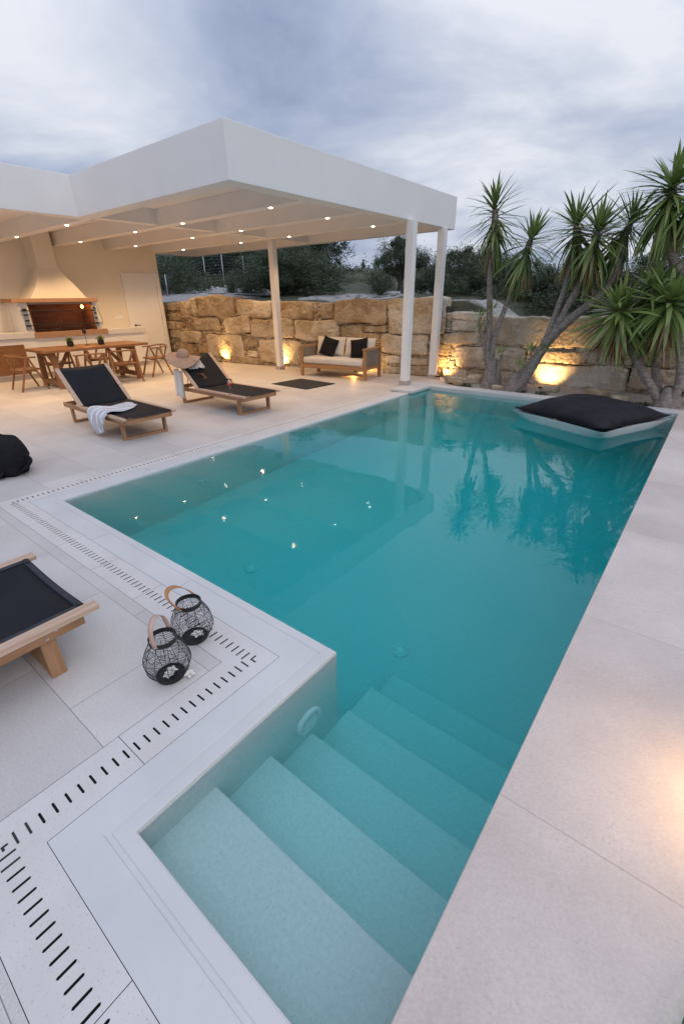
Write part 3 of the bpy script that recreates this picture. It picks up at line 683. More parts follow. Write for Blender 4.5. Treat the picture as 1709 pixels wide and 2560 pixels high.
# downlights
DX = [-12.258, -9.846, -8.204, -5.915]
for j, y in enumerate(BY):
    for i, x in enumerate(DX):
        if j == 0 and i > 1: continue
        mb = MB(); mb.lathe([(0, 0), (.024, 0), (.027, -.002), (.028, .004)], (x, y, RZ-.002), 16)
        P('downlight', mb, 'glow', smooth=True)
        spot('downlight_beam', (x, y, RZ-.03), (x, y, 0), 75 if i < 2 else 42, R(124), (1, .64, .32), .7, .03)
for (x, y) in ((-12.258, 3.0), (-9.846, 3.0), (-12.258, 1.6), (-9.846, 1.6)):
    mb = MB(); mb.lathe([(0, 0), (.024, 0), (.027, -.002), (.028, .004)], (x, y, RZ-.002), 16); P('downlight', mb, 'glow', smooth=True)
    spot('downlight_beam', (x, y, RZ-.03), (x, y, 0), 75, R(124), (1, .64, .32), .7, .03)
# aerial on the roof
mb = MB(); mb.tube([(-6.9, 5.6, 3.4), (-7.0, 5.6, 4.02)], .006, 6); mb.tube([(-7.25, 5.75, 3.4), (-7.28, 5.72, 3.9)], .008, 6); P('aerial', mb, 'galv')
# door in its frame
dy0, dy1, dz = 7.42, 8.38, 2.34
mb = MB(); fr = .085
mb.box((WX-.01, dy0-fr, 0), (WX+.035, dy0, dz+fr)); mb.box((WX-.01, dy1, 0), (WX+.035, dy1+fr, dz+fr)); mb.box((WX-.01, dy0, dz), (WX+.035, dy1, dz+fr)); P('door_frame', mb, 'door', bevel=.004)
mb = MB(); mb.box((WX-.012, dy0+.004, .012), (WX+.012, dy1-.004, dz-.004)); dr = P('door', mb, 'door', bevel=.002)
def D(name, mb, m, **k): return obj(name, mb, m, dr, **k)
mb = MB(); mb.box((WX+.012, dy0+.055, 1.03), (WX+.022, dy0+.105, 1.08)); mb.tube([(WX+.02, dy0+.08, 1.055), (WX+.06, dy0+.08, 1.055), (WX+.062, dy0+.22, 1.055)], .010, 8)
mb.box((WX+.012, dy0+.055, .93), (WX+.022, dy0+.105, .98)); D('handle', mb, 'blackmetal')
for z in (.35, 1.2, 2.0):
    mb = MB(); mb.tube([(WX+.037, dy1+.005, z), (WX+.037, dy1+.005, z+.09)], .008, 8); D('hinge', mb, 'steel')
mb = MB(); mb.box((WX-.004, 6.93, 1.24), (WX+.012, 7.18, 1.33)); sw_ = P('light_switch', mb, 'door', bevel=.003)
# skirting
mb = MB(); mb.box((WX, 7.45-.03, 0), (WX+.012, dy0-fr, .08)); P('skirting', mb, 'plinth')

# ================================================================ kitchen counter and barbecue
CX = -13.0
kc = empty('kitchen_counter', (CX, 5.5, 0), label='long white stone counter with wooden cabinet doors along the cream wall', cat='counter')
def K(name, mb, m, par=None, **k):
    o = obj(name, mb, m, par or kc, **k)
    if not par: o.location = (-CX, -5.5, 0)
    return o
mb = MB(); mb.box((WX+.001, -3.5, .12), (CX-.03, 7.36, .92)); K('base', mb, 'render')
mb = MB(); mb.box((WX+.002, -3.5, 0), (CX-.05, 7.34, .118)); K('plinth', mb, 'plinth')
mb = MB(); mb.box((WX+.003, 6.32, .905), (CX, 7.43, 1.02)); K('worktop', mb, 'marble', bevel=.004); mb = MB(); mb.box((WX+.003, -3.5, .93), (CX, 4.53, 1.06)); K('worktop', mb, 'marble', bevel=.004)
for (a, b) in ((3.42, 4.24), (2.5, 3.38), (1.6, 2.46)):
    mb = MB(); mb.box((CX-.03, a, .14), (CX-.012, b, .80)); K('cabinet_door', mb, 'oak_y', bevel=.003)
bq = empty('barbecue', (CX, 5.4, .9), label='built in wall barbecue with flared cream hood, brick firebox and lamp inside', cat='barbecue')
def Q(name, mb, m, par=None, **k):
    o = obj(name, mb, m, par or bq, **k)
    if not par: o.location = (-CX, -5.4, -.9)
    return o
# surround with firebox opening 4.56..6.05, z 1.05..1.69
HY0, HY1 = 4.36, 6.22
mb = MB()
mb.box((WX+.002, HY0, .921), (CX-.03, 4.56, 1.70)); Q('surround', mb, 'render'); mb = MB(); mb.box((WX+.002, 6.07, .921), (CX-.03, HY1-.02, 1.70)); Q('surround', mb, 'render')
mb = MB(); mb.box((CX-.06, HY0-.12, 1.705), (CX+.03, HY1, 1.79)); mb.box((WX+.002, HY0-.12, 1.705), (CX-.06, HY0-.02, 1.79)); mb.box((WX+.002, HY1-.1, 1.705), (CX-.06, HY1, 1.79)); Q('lintel', mb, 'clay', bevel=.004)
mb = MB(); mb.box((CX-.10, 4.535, .921), (CX+.01, 6.315, 1.045)); Q('hearth_edge', mb, 'clay', bevel=.004)
mb = MB(); mb.box((WX+.004, 4.56, .922), (WX+.03, 6.07, 1.70)); mb.box((WX+.03, 4.562, .922), (CX-.032, 4.585, 1.70)); mb.box((WX+.03, 6.045, .922), (CX-.032, 6.068, 1.70)); mb.box((WX+.03, 4.585, .922), (CX-.10, 6.045, 1.0)); Q('firebox', mb, 'brick')
mb = MB(); mb.box((WX+.03, 4.585, 1.66), (CX-.06, 6.045, 1.703)); Q('firebox_top', mb, 'plinth')
for (a, b) in ((4.40, 4.52), (6.04, 6.13)):
    mb = MB(); mb.box((CX-.03, a, 1.12), (CX+.0, b, 1.62)); g_ = Q('side_plate', mb, 'galv', bevel=.003)
    for z in (1.2, 1.32, 1.44, 1.56): mb = MB(); mb.box((CX+.0, a+.02, z-.02), (CX+.025, b-.02, z+.015)); Q('bracket', mb, 'blackmetal')
mb = MB(); mb.tube([(CX+.01, 4.36, 1.53), (CX+.01, 6.1, 1.50)], .011, 8); Q('spit_rod', mb, 'blackmetal'); mb = MB(); mb.tube([(CX+.01, 4.4, 1.21), (CX+.01, 6.18, 1.19)], .011, 8); Q('spit_rod', mb, 'blackmetal')
mb = MB(); mb.tube([(CX+.02, 6.14, 1.62), (CX+.03, 6.22, 1.3), (CX+.02, 6.2, 1.15)], .005, 6); Q('hook', mb, 'blackmetal'); mb = MB(); mb.tube([(CX+.0, 5.1, 1.18), (CX+.0, 5.1, 1.06), (CX+.0, 5.45, 1.06), (CX+.0, 5.45, 1.15), (CX+.0, 5.2, 1.16)], .008, 6); Q('grill_tongs', mb, 'blackmetal')
mb = MB()
for i in range(14): mb.tube([(WX+.1, 4.62+i*.10, 1.10), (CX-.12, 4.62+i*.10, 1.10)], .005, 5)
mb.tube([(CX-.12, 4.6, 1.10), (CX-.12, 6.03, 1.10)], .008, 6); Q('grill_rack', mb, 'blackmetal')
# hood: flared lower part and narrower neck, one lofted shell with a concave left side
mb = MB()
secs = [(1.79, HY0-.06, HY1-.10, CX-.02), (1.815, 4.70, 5.97, CX-.06), (2.05, 4.90, 5.83, CX-.13), (2.25, 5.02, 5.69, CX-.22), (2.46, 5.13, 5.56, CX-.30), (2.70, 5.13, 5.56, CX-.30), (3.0, 5.13, 5.56, CX-.30), (3.236, 5.13, 5.56, CX-.30)]
secs[0] = (1.792, 4.66, 6.00, CX-.05)
vs = []; fs = []
for (z, a, b, x) in secs: vs += [(WX+.001, a-.06, z), (x, a, z), (x, b, z), (WX+.001, b+.06, z)]
for i in range(len(secs)-1):
    for k_ in range(3): fs.append((i*4+k_, i*4+k_+1, i*4+k_+5, i*4+k_+4))
fs.append((0, 3, 2, 1)); mb.add(vs, fs); Q('hood', mb, 'cream')
mb = MB(); mb.lathe([(0, -.045), (.02, -.04), (.032, -.015), (.03, .01), (.014, .03), (0, .032)], (CX-.16, 5.86, 1.60), 16); bo = Q('bulb', mb, 'bulb', smooth=True)
pd = bpy.data.lights.new('barbecue_lamp', 'POINT'); pd.energy = 1.5; pd.color = (1, .42, .12); pd.shadow_soft_size = .03; po = bpy.data.objects.new('barbecue_lamp', pd); COL.objects.link(po); po.location = (CX-.17, 5.78, 1.58)
# ================================================================ dining table and chairs
TZ = .80
dt = empty('dining_table', (-11.32, 4.98, 0), R(0), 'long oak dining table with trestle legs set before the kitchen counter', 'table')
mb = MB(); mb.box((-.52, -1.15, TZ-.055), (.52, 1.17, TZ)); obj('tabletop', mb, 'oak_y', dt, bevel=.006)
for y in (-.93, .85):
    for s in (-1, 1): mb = MB(); mb.bar((s*.42, y, 0), (s*.33, y, TZ-.056), .09, .10, (0, 1, 0)); obj('leg', mb, 'oak_z', dt, bevel=.004)
    mb = MB(); mb.box((-.36, y-.04, .06), (.36, y+.04, .16)); obj('crossbar', mb, 'oak_x', dt, bevel=.004); mb = MB(); mb.box((-.30, y-.039, TZ-.14), (.30, y+.039, TZ-.056)); obj('crossbar', mb, 'oak_x', dt, bevel=.004)
mb = MB(); mb.box((-.04, -.89, .12), (.04, .81, .20)); mb.bar((0, -.85, .2), (0, -.45, TZ-.06), .06, .07, (1, 0, 0)); mb.bar((0, .78, .2), (0, .38, TZ-.06), .06, .07, (1, 0, 0)); obj('stretcher', mb, 'oak_y', dt, bevel=.004)

def chair():
    """faces +Y; A-frame legs each side, bent arm and back rail, V back struts"""
    c = empty('dining_chair', (0, 0, 0), 0, 'x', 'chair', 'oak armchairs round the dining table')
    mb = MB(); mb.grid(lambda u, v: ((u-.5)*.46*(1-.08*(1-v)), -.21+v*.44, .42-.012*math.cos((u-.5)*3)*math.sin(v*3)), 8, 8); obj('seat', mb, 'oak_y', c, solid=.028, smooth=True)
    for s in (-1, 1):
        mb = MB(); mb.bar((s*.285, .27, 0), (s*.275, .03, .66), .032, .042, (1, 0, 0)); obj('leg', mb, 'oak_z', c, bevel=.008)
        mb = MB(); mb.bar((s*.285, -.25, 0), (s*.275, -.01, .66), .032, .042, (1, 0, 0)); obj('leg', mb, 'oak_z', c, bevel=.008)
    for q in (.12, -.12): mb = MB(); mb.box((-.27, q-.02, .375), (.27, q+.02, .405)); obj('seat_rail', mb, 'oak_x', c)
    mb = MB(); pts = []
    for i in range(21):
        a = math.pi*i/20; pts.append((.285*math.cos(a)*(1 if abs(math.cos(a)) > .01 else 1), -.03-.25*math.sin(a), .675+.035*math.sin(a)))
    pts = [(.285, .17, .668), (.287, .05, .672)]+pts+[(-.287, .05, .672), (-.285, .17, .668)]
    mb.tube(pts, [.016]*len(pts), 8); mb2 = MB()
    obj('arm_rail', mb, 'oak_x', c, smooth=True)
    for s in (-1, 1):
        mb = MB(); mb.bar((s*.05, -.205, .42), (s*.17, -.245, .70), .05, .014, (0, 1, 0)); obj('back_strut', mb, 'oak_z', c, bevel=.003)
    return c
ch = chair(); first = True
for (x, y, rz, lb) in ((-11.48, 3.62, 0, 'oak armchair alone at the left head of the table'),
                       (-10.52, 4.62, R(80), 'oak armchair tucked at the near side of the table, half hidden by the lounger'),
                       (-10.62, 5.38, R(75), 'oak armchair pulled out at the near side of the table, right one of two'),
                       (-10.98, 6.38, R(172), 'oak armchair alone at the right head of the table by the door'),
                       (-12.12, 4.55, R(-92), 'oak armchair on the counter side of the table, left one, behind the tabletop'),
                       (-12.14, 5.5, R(-86), 'oak armchair on the counter side of the table, right one, behind the tabletop')):
    if first: ch.location = (x, y, 0); ch.rotation_euler = (0, 0, rz); ch['label'] = lb; first = False
    else: dup(ch, (x, y, 0), rz, lb)
# things on the table
def pot(x, y, z, lb):
    p = empty('potted_plant', (x, y, z), random.random(), lb, 'potted plant', 'potted plants on the dining table')
    mb = MB(); mb.lathe([(0, .001), (.058, .001), (.068, .02), (.068, .105), (.060, .108), (.056, .09), (0, .088)], (0, 0, 0), 4 if False else 20); obj('pot', mb, 'pot', p, smooth=False)
    mb = MB()
    for i in range(26):
        a = i*2.4; el = .35+1.0*(i % 5)/5; ln = .13; d = Vector((math.cos(a)*math.cos(el), math.sin(a)*math.cos(el), math.sin(el))); sd_ = Vector((-math.sin(a), math.cos(a), 0))*.022
        b = Vector((0, 0, .09)); mb.add([b, b+d*ln*.5+sd_+Vector((0, 0, .012)), b+d*ln, b+d*ln*.5-sd_+Vector((0, 0, .012))], [(0, 1, 2, 3)])
    obj('leaves', mb, 'yucca', p); return p
pot(-11.42, 4.64, TZ, 'black pot with a spiky green plant on the table, left of the lamp')
pot(-11.28, 5.26, TZ, 'black pot with a spiky green plant on the table, right of the lamp')
tl = empty('table_lamp', (-11.35, 4.97, TZ), 0, 'small slim black table lamp standing between the two plant pots', 'lamp')
mb = MB(); mb.lathe([(0, .012), (.05, .012), (.052, .001), (0, .0)], (0, 0, 0), 20); mb.tube([(0, 0, .01), (0, 0, .31)], .005, 8); obj('stand', mb, 'blackmetal', tl)
mb = MB(); mb.lathe([(.042, .25), (.034, .34), (0, .342)], (0, 0, 0), 20); obj('lamp_shade', mb, 'blackmetal', tl, smooth=False)
mb = MB(); mb.lathe([(0, .262), (.03, .262), (.028, .27), (0, .27)], (0, 0, 0), 16); obj('bulb', mb, 'glow', tl)
spot('table_lamp_beam', (-11.35, 4.97, TZ+.25), (-11.35, 4.97, 0), 1.6, R(130), (1, .66, .3), .5, .03)

# ================================================================ sun loungers
def lounger(W=.72, LN=2.02, back=38, name_lb='x', flat=False):
    """foot end at x=0, head towards -x; width along y"""
    r = empty('sun_lounger', (0, 0, 0), 0, name_lb, 'sun lounger', 'teak and black sun loungers on the terrace')
    h = W/2; LEG = .235; RH = .065
    for s in (-1, 1):
        mb = MB(); mb.box((-LN, s*(h-.045)-.014, LEG), (-.07, s*(h-.045)+.014, LEG+RH)); obj('side_rail', mb, 'teak_x', r, bevel=.003)
    mb = MB(); mb.box((-.10, -h+.062, LEG), (-.072, h-.062, LEG+RH)); obj('end_rail', mb, 'teak_y', r, bevel=.003)
    mb = MB(); mb.box((-LN+.002, -h+.062, LEG), (-LN+.03, h-.062, LEG+RH)); obj('end_rail', mb, 'teak_y', r, bevel=.003)
    for x in (-.24, -LN+.16):
        for s in (-1, 1):
            mb = MB(); mb.box((x-.035, s*(h-.079)-.016, .0), (x+.035, s*(h-.079)+.016, LEG+RH-.01)); obj('leg', mb, 'teak_z', r, bevel=.004)
        mb = MB(); mb.box((x-.034, -h+.097, .0), (x+.034, h-.097, .032)); obj('foot_bar', mb, 'teak_y', r, bevel=.004)
    mb = MB()
    for s in (-1, 1):
        for dx in (.0, -.035): mb.lathe([(0, .004), (.007, .002), (.0085, 0)], (0, 0, 0), 10) if False else None
        for (bx, bz) in ((-.20, LEG+.045), (-.245, LEG+.018), (-LN+.16, LEG+.03)):
            for (rr, dd) in ((.008, .001), (.005, .004)):
                q = s*(h-.031)
                mb.add([(bx+rr*math.cos(a*math.pi/4), q+s*dd, bz+rr*math.sin(a*math.pi/4)) for a in range(8)], [tuple(range(8))])
    obj('bolt', mb, 'steel', r)
    HX = -1.28; SZ = LEG+RH; TH = .032; SW = .062
    for s in (-1, 1):
        mb = MB(); mb.box((HX, s*(h-SW/2+.01)-SW/2, SZ+.002), (0.0, s*(h-SW/2+.01)+SW/2, SZ+TH)); obj('seat_slat', mb, 'topslat', r, bevel=.006)
    BL = LN+HX+.02 if False else .76
    ba = R(back); dx, dz = -math.cos(ba), math.sin(ba)
    for s in (-1, 1):
        mb = MB(); y = s*(h-SW/2+.01); mb.bar((HX-.01, y, SZ+.018), (HX-.01+dx*BL, y, SZ+.018+dz*BL), SW, TH, (0, 0, 1)); obj('back_slat', mb, 'topslat', r, bevel=.006)
    IW = h-SW+.012
    mb = MB()
    mb.grid(lambda u, v: (HX+.01+u*(-.055-HX) , -IW+v*2*IW, SZ+TH-.006-.020*math.sin(math.pi*v)*(.6+.4*u)), 12, 12)
    obj('seat_sling', mb, 'sling', r, smooth=True, solid=.003)
    mb = MB()
    for (va, vb, ua, ub) in ((.0, .045, 0, 1), (.955, 1.0, 0, 1), (.045, .955, .972, 1.0)):
        mb.grid(lambda u, v: (HX+.01+(ua+u*(ub-ua))*(-.055-HX), -IW+(va+v*(vb-va))*2*IW, SZ+TH-.0025-.020*math.sin(math.pi*(va+v*(vb-va)))*(.6+.4*(ua+u*(ub-ua)))), 14 if ub-ua > .5 else 3, 3 if vb-va < .5 else 14)
    obj('hem', mb, 'hem', r, smooth=True, solid=.0015)
    mb = MB()
    mb.grid(lambda u, v: (HX-.0+dx*BL*u, -IW+v*2*IW, SZ+TH-.004+dz*BL*u-.018*math.sin(math.pi*v)), 12, 12)
    obj('back_sling', mb, 'sling', r, smooth=True, solid=.003)
    for s in (-1, 1):
        mb = MB()
        mb.tube([(-.062, s*(IW-.004), SZ+TH-.006), (-.062, s*(IW-.05), SZ+TH-.010)], .010, 8)
        obj('sling_corner', mb, 'blackmetal', r)
        mb = MB(); mb.tube([(HX-.0, s*(IW+.03), SZ+TH+.004), (HX+.05, s*(IW+.0), SZ+TH+.004)], .004, 6); obj('hinge', mb, 'blackmetal', r)
    # prop for the back
    mb = MB(); px = HX+dx*.45; pz = SZ+dz*.45
    mb.tube([(px, -IW+.04, pz), (px-.10, -IW+.04, LEG-.02), (px-.10, IW-.04, LEG-.02), (px, IW-.04, pz)], .007, 8); obj('prop', mb, 'blackmetal', r)
    return r
A_ang, B_ang = R(4), R(2)
la = lounger(.76, 2.02, 40, 'teak lounger with black sling and raised back holding a grey towel'); la.location = (-5.72, 3.10, 0); la.rotation_euler = (0, 0, R(4)-R(6))
lb_ = dup(la, (-5.56, 4.97, 0), R(-2), 'teak lounger with black sling and raised back carrying a straw hat and wine glass')
lc = lounger(.83, 2.02, 35, 'teak lounger cut by the left frame edge in the foreground beside the lanterns'); lc.location = (-2.53, .675, 0); lc.rotation_euler = (0, 0, R(90))

# towel on the first lounger: flat on the sling, over the slat, hanging down
def towel():
    mb = MB(); c0 = Vector((-6.30, 0, 0))
    prof = [(3.34, .312), (3.2, .308), (3.05, .310), (2.92, .325), (2.80, .350), (2.735, .352), (2.70, .31), (2.69, .23), (2.70, .14), (2.72, .06)]
    n = len(prof)
    def fn(u, v):
        t = v*(n-1); i = min(int(t), n-2); fr_ = t-i
        y = prof[i][0]+(prof[i+1][0]-prof[i][0])*fr_; z = prof[i][1]+(prof[i+1][1]-prof[i][1])*fr_
        w = .17+.10*math.sin(v*3.0) - .17*max(0, v-.62)
        cx_ = -6.62+.30*v**.8+ .06*math.sin(v*4)
        hang = max(0, v-.55)
        fold = math.sin(u*11+v*3)*.018*(.5+2*hang)+noise.noise(Vector((u*3, v*4, 2)))*.03
        x = cx_+(u-.5)*2*w
        if v < .55: return (x+.02*math.sin(v*9), y+.02*math.sin(u*5), z+.014+abs(fold)*.7)
        return (x, y-abs(fold)*1.1-.012, z+(u-.5)*.08*hang*2)
    mb.grid(fn, 34, 40); return mb
m_t = mat('grey_towel', (.50, .50, .56), rough=.95, var=(.56, .56, .61), vscale=7, bump=.4, bscale=160, bdist=.003, sheen=.3)
nt_ = m_t.node_tree; tb = nt_.nodes['Principled BSDF']
w_ = nt_.nodes.new('ShaderNodeTexWave'); w_.inputs['Scale'].default_value = 2.2; w_.bands_direction = 'X'; tcx = [q for q in nt_.nodes if q.type == 'TEX_COORD'][0]; nt_.links.new(tcx.outputs['Object'], w_.inputs[0])
rp_ = nt_.nodes.new('ShaderNodeValToRGB'); rp_.color_ramp.elements[0].position = .86; rp_.color_ramp.elements[1].position = .9; nt_.links.new(w_.outputs['Fac'], rp_.inputs[0])
mx_ = nt_.nodes.new('ShaderNodeMix'); mx_.data_type = 'RGBA'; nt_.links.new(rp_.outputs[0], mx_.inputs[0]); nt_.links.new(tb.inputs[0].links[0].from_socket, mx_.inputs[6]); mx_.inputs[7].default_value = (.82, .82, .84, 1); nt_.links.new(mx_.outputs[2], tb.inputs[0])
tag(obj('towel', towel(), m_t, smooth=True, solid=.008), 'crumpled grey and white towel hanging over the near slat of the lounger', 'towel')

# straw hat on the second lounger back
hat = empty('straw_hat', (-7.30, 4.76, .80), 0, 'wide brimmed straw sun hat resting on the raised back of the far lounger', 'hat')
hat.rotation_euler = (R(8), R(14), R(10))
mb = MB()
def brim(u, v):
    a = u*2*math.pi; r_ = .098+v*.20; z = .02-.05*v*v+.045*v*math.sin(a*2+.6)+.02*v*math.sin(a*3)
    return (r_*math.cos(a), r_*math.sin(a), z)
mb.grid(brim, 49, 9); obj('brim', mb, 'straw', hat, smooth=True, solid=.005)
mb = MB(); mb.lathe([(.101, .02), (.102, .05), (.097, .085), (.082, .115), (.05, .135), (0, .139)], (0, 0, 0), 32); obj('crown', mb, 'straw', hat, smooth=True)
# crochet scarf under the hat, white cloth behind the back, sunglasses
mb = MB()
def scarf(u, v):
    y = 4.74+u*.34; s_ = .33+v*.16
    x = -6.85-s_*math.cos(R(40))*1.15; z = .335+s_*math.sin(R(40))*1.15+.03+.02*noise.noise(Vector((u*9, v*9, 0)))
    return (x+.02*math.sin(u*30), y, z+.012*math.sin(v*20+u*13))
mb.grid(scarf, 26, 12); o_ = obj('scarf', mb, 'whitefab', smooth=True, solid=.006); tag(o_, 'white lacy scarf tucked under the straw hat brim', 'scarf')
mb = MB()
def cloth(u, v): return (-7.42+u*.24, 4.62-.03*math.sin(u*14)-.02*v+.0, .60-.46*v+.02*math.sin(u*5))
mb.grid(cloth, 24, 14); o_ = obj('white_towel', mb, 'whitefab', smooth=True, solid=.006); tag(o_, 'white towel hanging down behind the hat side of the far lounger', 'towel')
sg = empty('sunglasses', (-7.02, 4.93, .485), R(15), 'brown sunglasses lying on the black lounger back below the hat', 'sunglasses'); sg.rotation_euler = (0, R(40), R(15))
mb = MB()
for s in (-1, 1):
    mb.tube([(s*.032+.026*math.cos(a*math.pi/6), .022*math.sin(a*math.pi/6), .012) for a in range(12)], .003, 6, closed=True)
mb.tube([(-.01, 0, .014), (.01, 0, .014)], .003, 6)
o_ = obj('frame', mb, 'leather', sg)
mb = MB()
for s in (-1, 1): mb.tube([(s*.058, 0, .012), (s*.06, -.10, .006)], .0025, 6)
obj('temple', mb, 'leather', sg)
mb = MB()
for s in (-1, 1): mb.add([(s*.032+.025*math.cos(a*math.pi/6), .021*math.sin(a*math.pi/6), .012) for a in range(12)], [tuple(range(12))])
obj('lens', mb, 'pot', sg)
# wine glass
wg = empty('wine_glass', (-5.93, 4.63, .336), 0, 'stemmed wine glass with red iced drink standing on the lounger slat', 'glass')
mb = MB(); mb.lathe([(0, 0), (.036, .001), (.034, .004), (.006, .010), (.0035, .03), (.0035, .10), (.010, .112), (.034, .135), (.045, .165), (.043, .20), (.034, .232), (.0325, .232), (.0415, .20), (.0435, .165), (.033, .137), (.009, .1145), (0, .113)], (0, 0, 0), 24); obj('glass', mb, 'glass', wg, smooth=True)
mb = MB(); mb.lathe([(0, .1145), (.010, .1165), (.0315, .138), (.0410, .160), (.0412, .168), (0, .168)], (0, 0, 0), 24); obj('drink', mb, 'red', wg, smooth=True)
mb = MB()
for (x, y, z) in ((.012, .006, .176), (-.012, .012, .172), (0, -.014, .18), (-.014, -.006, .188)): mb.box((x-.011, y-.011, z-.011), (x+.011, y+.011, z+.011))
obj('ice', mb, mat('ice', (.75, .62, .62), rough=.2), wg, bevel=.003)
mb = MB(); mb.lathe([(0, -.002), (.028, -.002), (.03, 0), (.028, .002), (0, .002)], (0, 0, 0), 20); o_ = obj('orange_slice', mb, mat('orange', (.85, .35, .05), rough=.4, var=(.9, .45, .1), vscale=40), wg); o_.location = (.01, .018, .185); o_.rotation_euler = (R(80), 0, R(60))

# ================================================================ sofa
sf = empty('garden_sofa', (-6.98, 8.76, 0), R(5.5), 'two seat wooden garden sofa with cream cushions against the stone wall', 'sofa')
w2, d2 = .92, .375
for (x, y) in ((-w2+.04, -d2+.035), (w2-.04, -d2+.035), (-w2+.04, d2-.035), (w2-.04, d2-.035)):
    mb = MB(); mb.box((x-.035, y-.03, 0), (x+.035, y+.03, .645)); obj('leg', mb, 'sofawood_z', sf, bevel=.004)
for s in (-1, 1):
    x = s*(w2-.04)
    mb = MB(); mb.box((x-.042, -d2-.01, .647), (x+.042, d2+.01, .685)); obj('armrest', mb, 'sofawood_y', sf, bevel=.004)
    mb = MB(); mb.box((x-.018, -d2+.066, .22), (x+.018, d2-.066, .29)); obj('side_rail', mb, 'sofawood_y', sf, bevel=.003)
    mb = MB()
    for k_ in range(14): mb.box((x-.006+.003*(k_ % 2), -d2+.07, .30+k_*.0235), (x+.006+.003*(k_ % 2), d2-.07, .318+k_*.0235))
    for k_ in range(7): mb.box((x-.010, -d2+.10+k_*.085, .295), (x+.010, -d2+.106+k_*.085, .64))
    obj('woven_panel', mb, mat('rope', (.22, .18, .15), rough=.9, var=(.3, .25, .2), vscale=60), sf)
mb = MB(); mb.box((-w2+.076, -d2+.005, .20), (w2-.076, -d2+.045, .29)); obj('front_rail', mb, 'sofawood_x', sf, bevel=.004)
mb = MB(); mb.box((-w2+.076, d2-.045, .20), (w2-.076, d2-.005, .29)); obj('back_rail', mb, 'sofawood_x', sf, bevel=.004)
mb = MB()
for k_ in range(9): mb.box((-w2+.09+k_*.19, -d2+.046, .245), (-w2+.15+k_*.19, d2-.046, .262))
obj('seat_slats', mb, 'sofawood_y', sf)
mb = MB(); mb.box((-w2+.076, d2-.04, .50), (w2-.076, d2-.01, .60)); obj('back_board', mb, 'sofawood_x', sf, bevel=.003)
def cushion(w, d, h, seg=14, puff=1.0, corner=.12):
    """pillow shape in the xy plane, thickness along z"""
    mb = MB()
    for sgn in (1, -1):
        def fn(u, v, sgn=sgn):
            a, b = 2*u-1, 2*v-1
            e1 = (1-abs(a)**3.2); e2 = (1-abs(b)**3.2); t = (max(0, e1)*max(0, e2))**.42
            pin = 1-corner*(1-abs(a))*abs(b)**3*0 
            x = a*w/2*(1-corner*.5*(1-b*b)*abs(a)**3); y = b*d/2*(1-corner*.5*(1-a*a)*abs(b)**3)
            wr = .012*noise.noise(Vector((a*3, b*3, sgn*4)))*puff
            return (x, y, sgn*(h/2*t+wr*t))
        n0 = len(mb.v); mb.grid(fn, seg, seg)
        if sgn < 0: mb.f[-((seg-1)**2):] = [f[::-1] for f in mb.f[-((seg-1)**2):]]
    return mb
def slab(w, d, h):
    mb = MB(); mb.box((-w/2, -d/2, 0), (w/2, d/2, h)); return mb
o_ = obj('seat_cushion', slab(1.66, .66, .14), 'creamfab', sf, bevel=.035, smooth=True); o_.location = (0, -.035, .295)
for s in (-1, 1):
    o_ = obj('back_cushion', cushion(.80, .44, .20, corner=.05), 'creamfab', sf, smooth=True); o_.location = (s*.41, .235, .645); o_.rotation_euler = (R(76), 0, 0)
for (x, rz, lb) in ((-.36, R(-14), 'square black throw pillow leaning on the left back cushion'), (.48, R(10), 'square black throw pillow leaning on the right back cushion')):
    o_ = obj('throw_pillow', cushion(.46, .44, .13, corner=.14), 'blackfab', smooth=True)
    p_ = Matrix.Translation((-6.98, 8.76, 0)) @ Matrix.Rotation(R(5.5), 4, 'Z') @ Matrix.Translation((x, .075, .645)) @ Matrix.Rotation(R(70), 4, 'X') @ Matrix.Rotation(rz, 4, 'Z')
    o_.matrix_world = p_; tag(o_, lb, 'pillow', 'black pillows on the sofa')
# doormat with cell pattern
dm = MB(); mm_ = Matrix.Translation((-6.96, 7.43, 0)) @ Matrix.Rotation(R(-4), 4, 'Z'); dm.M = mm_
dm.box((-.56, -.44, .002), (.56, .44, .007))
for i in range(24):
    for j in range(19):
        dm.box((-.545+i*.0457, -.43+j*.0457, .007), (-.545+i*.0457+.036, -.43+j*.0457+.036, .015))
tag(obj('rubber_mat', dm, 'mat'), 'dark grey rubber mat with a cell pattern lying before the sofa', 'mat')

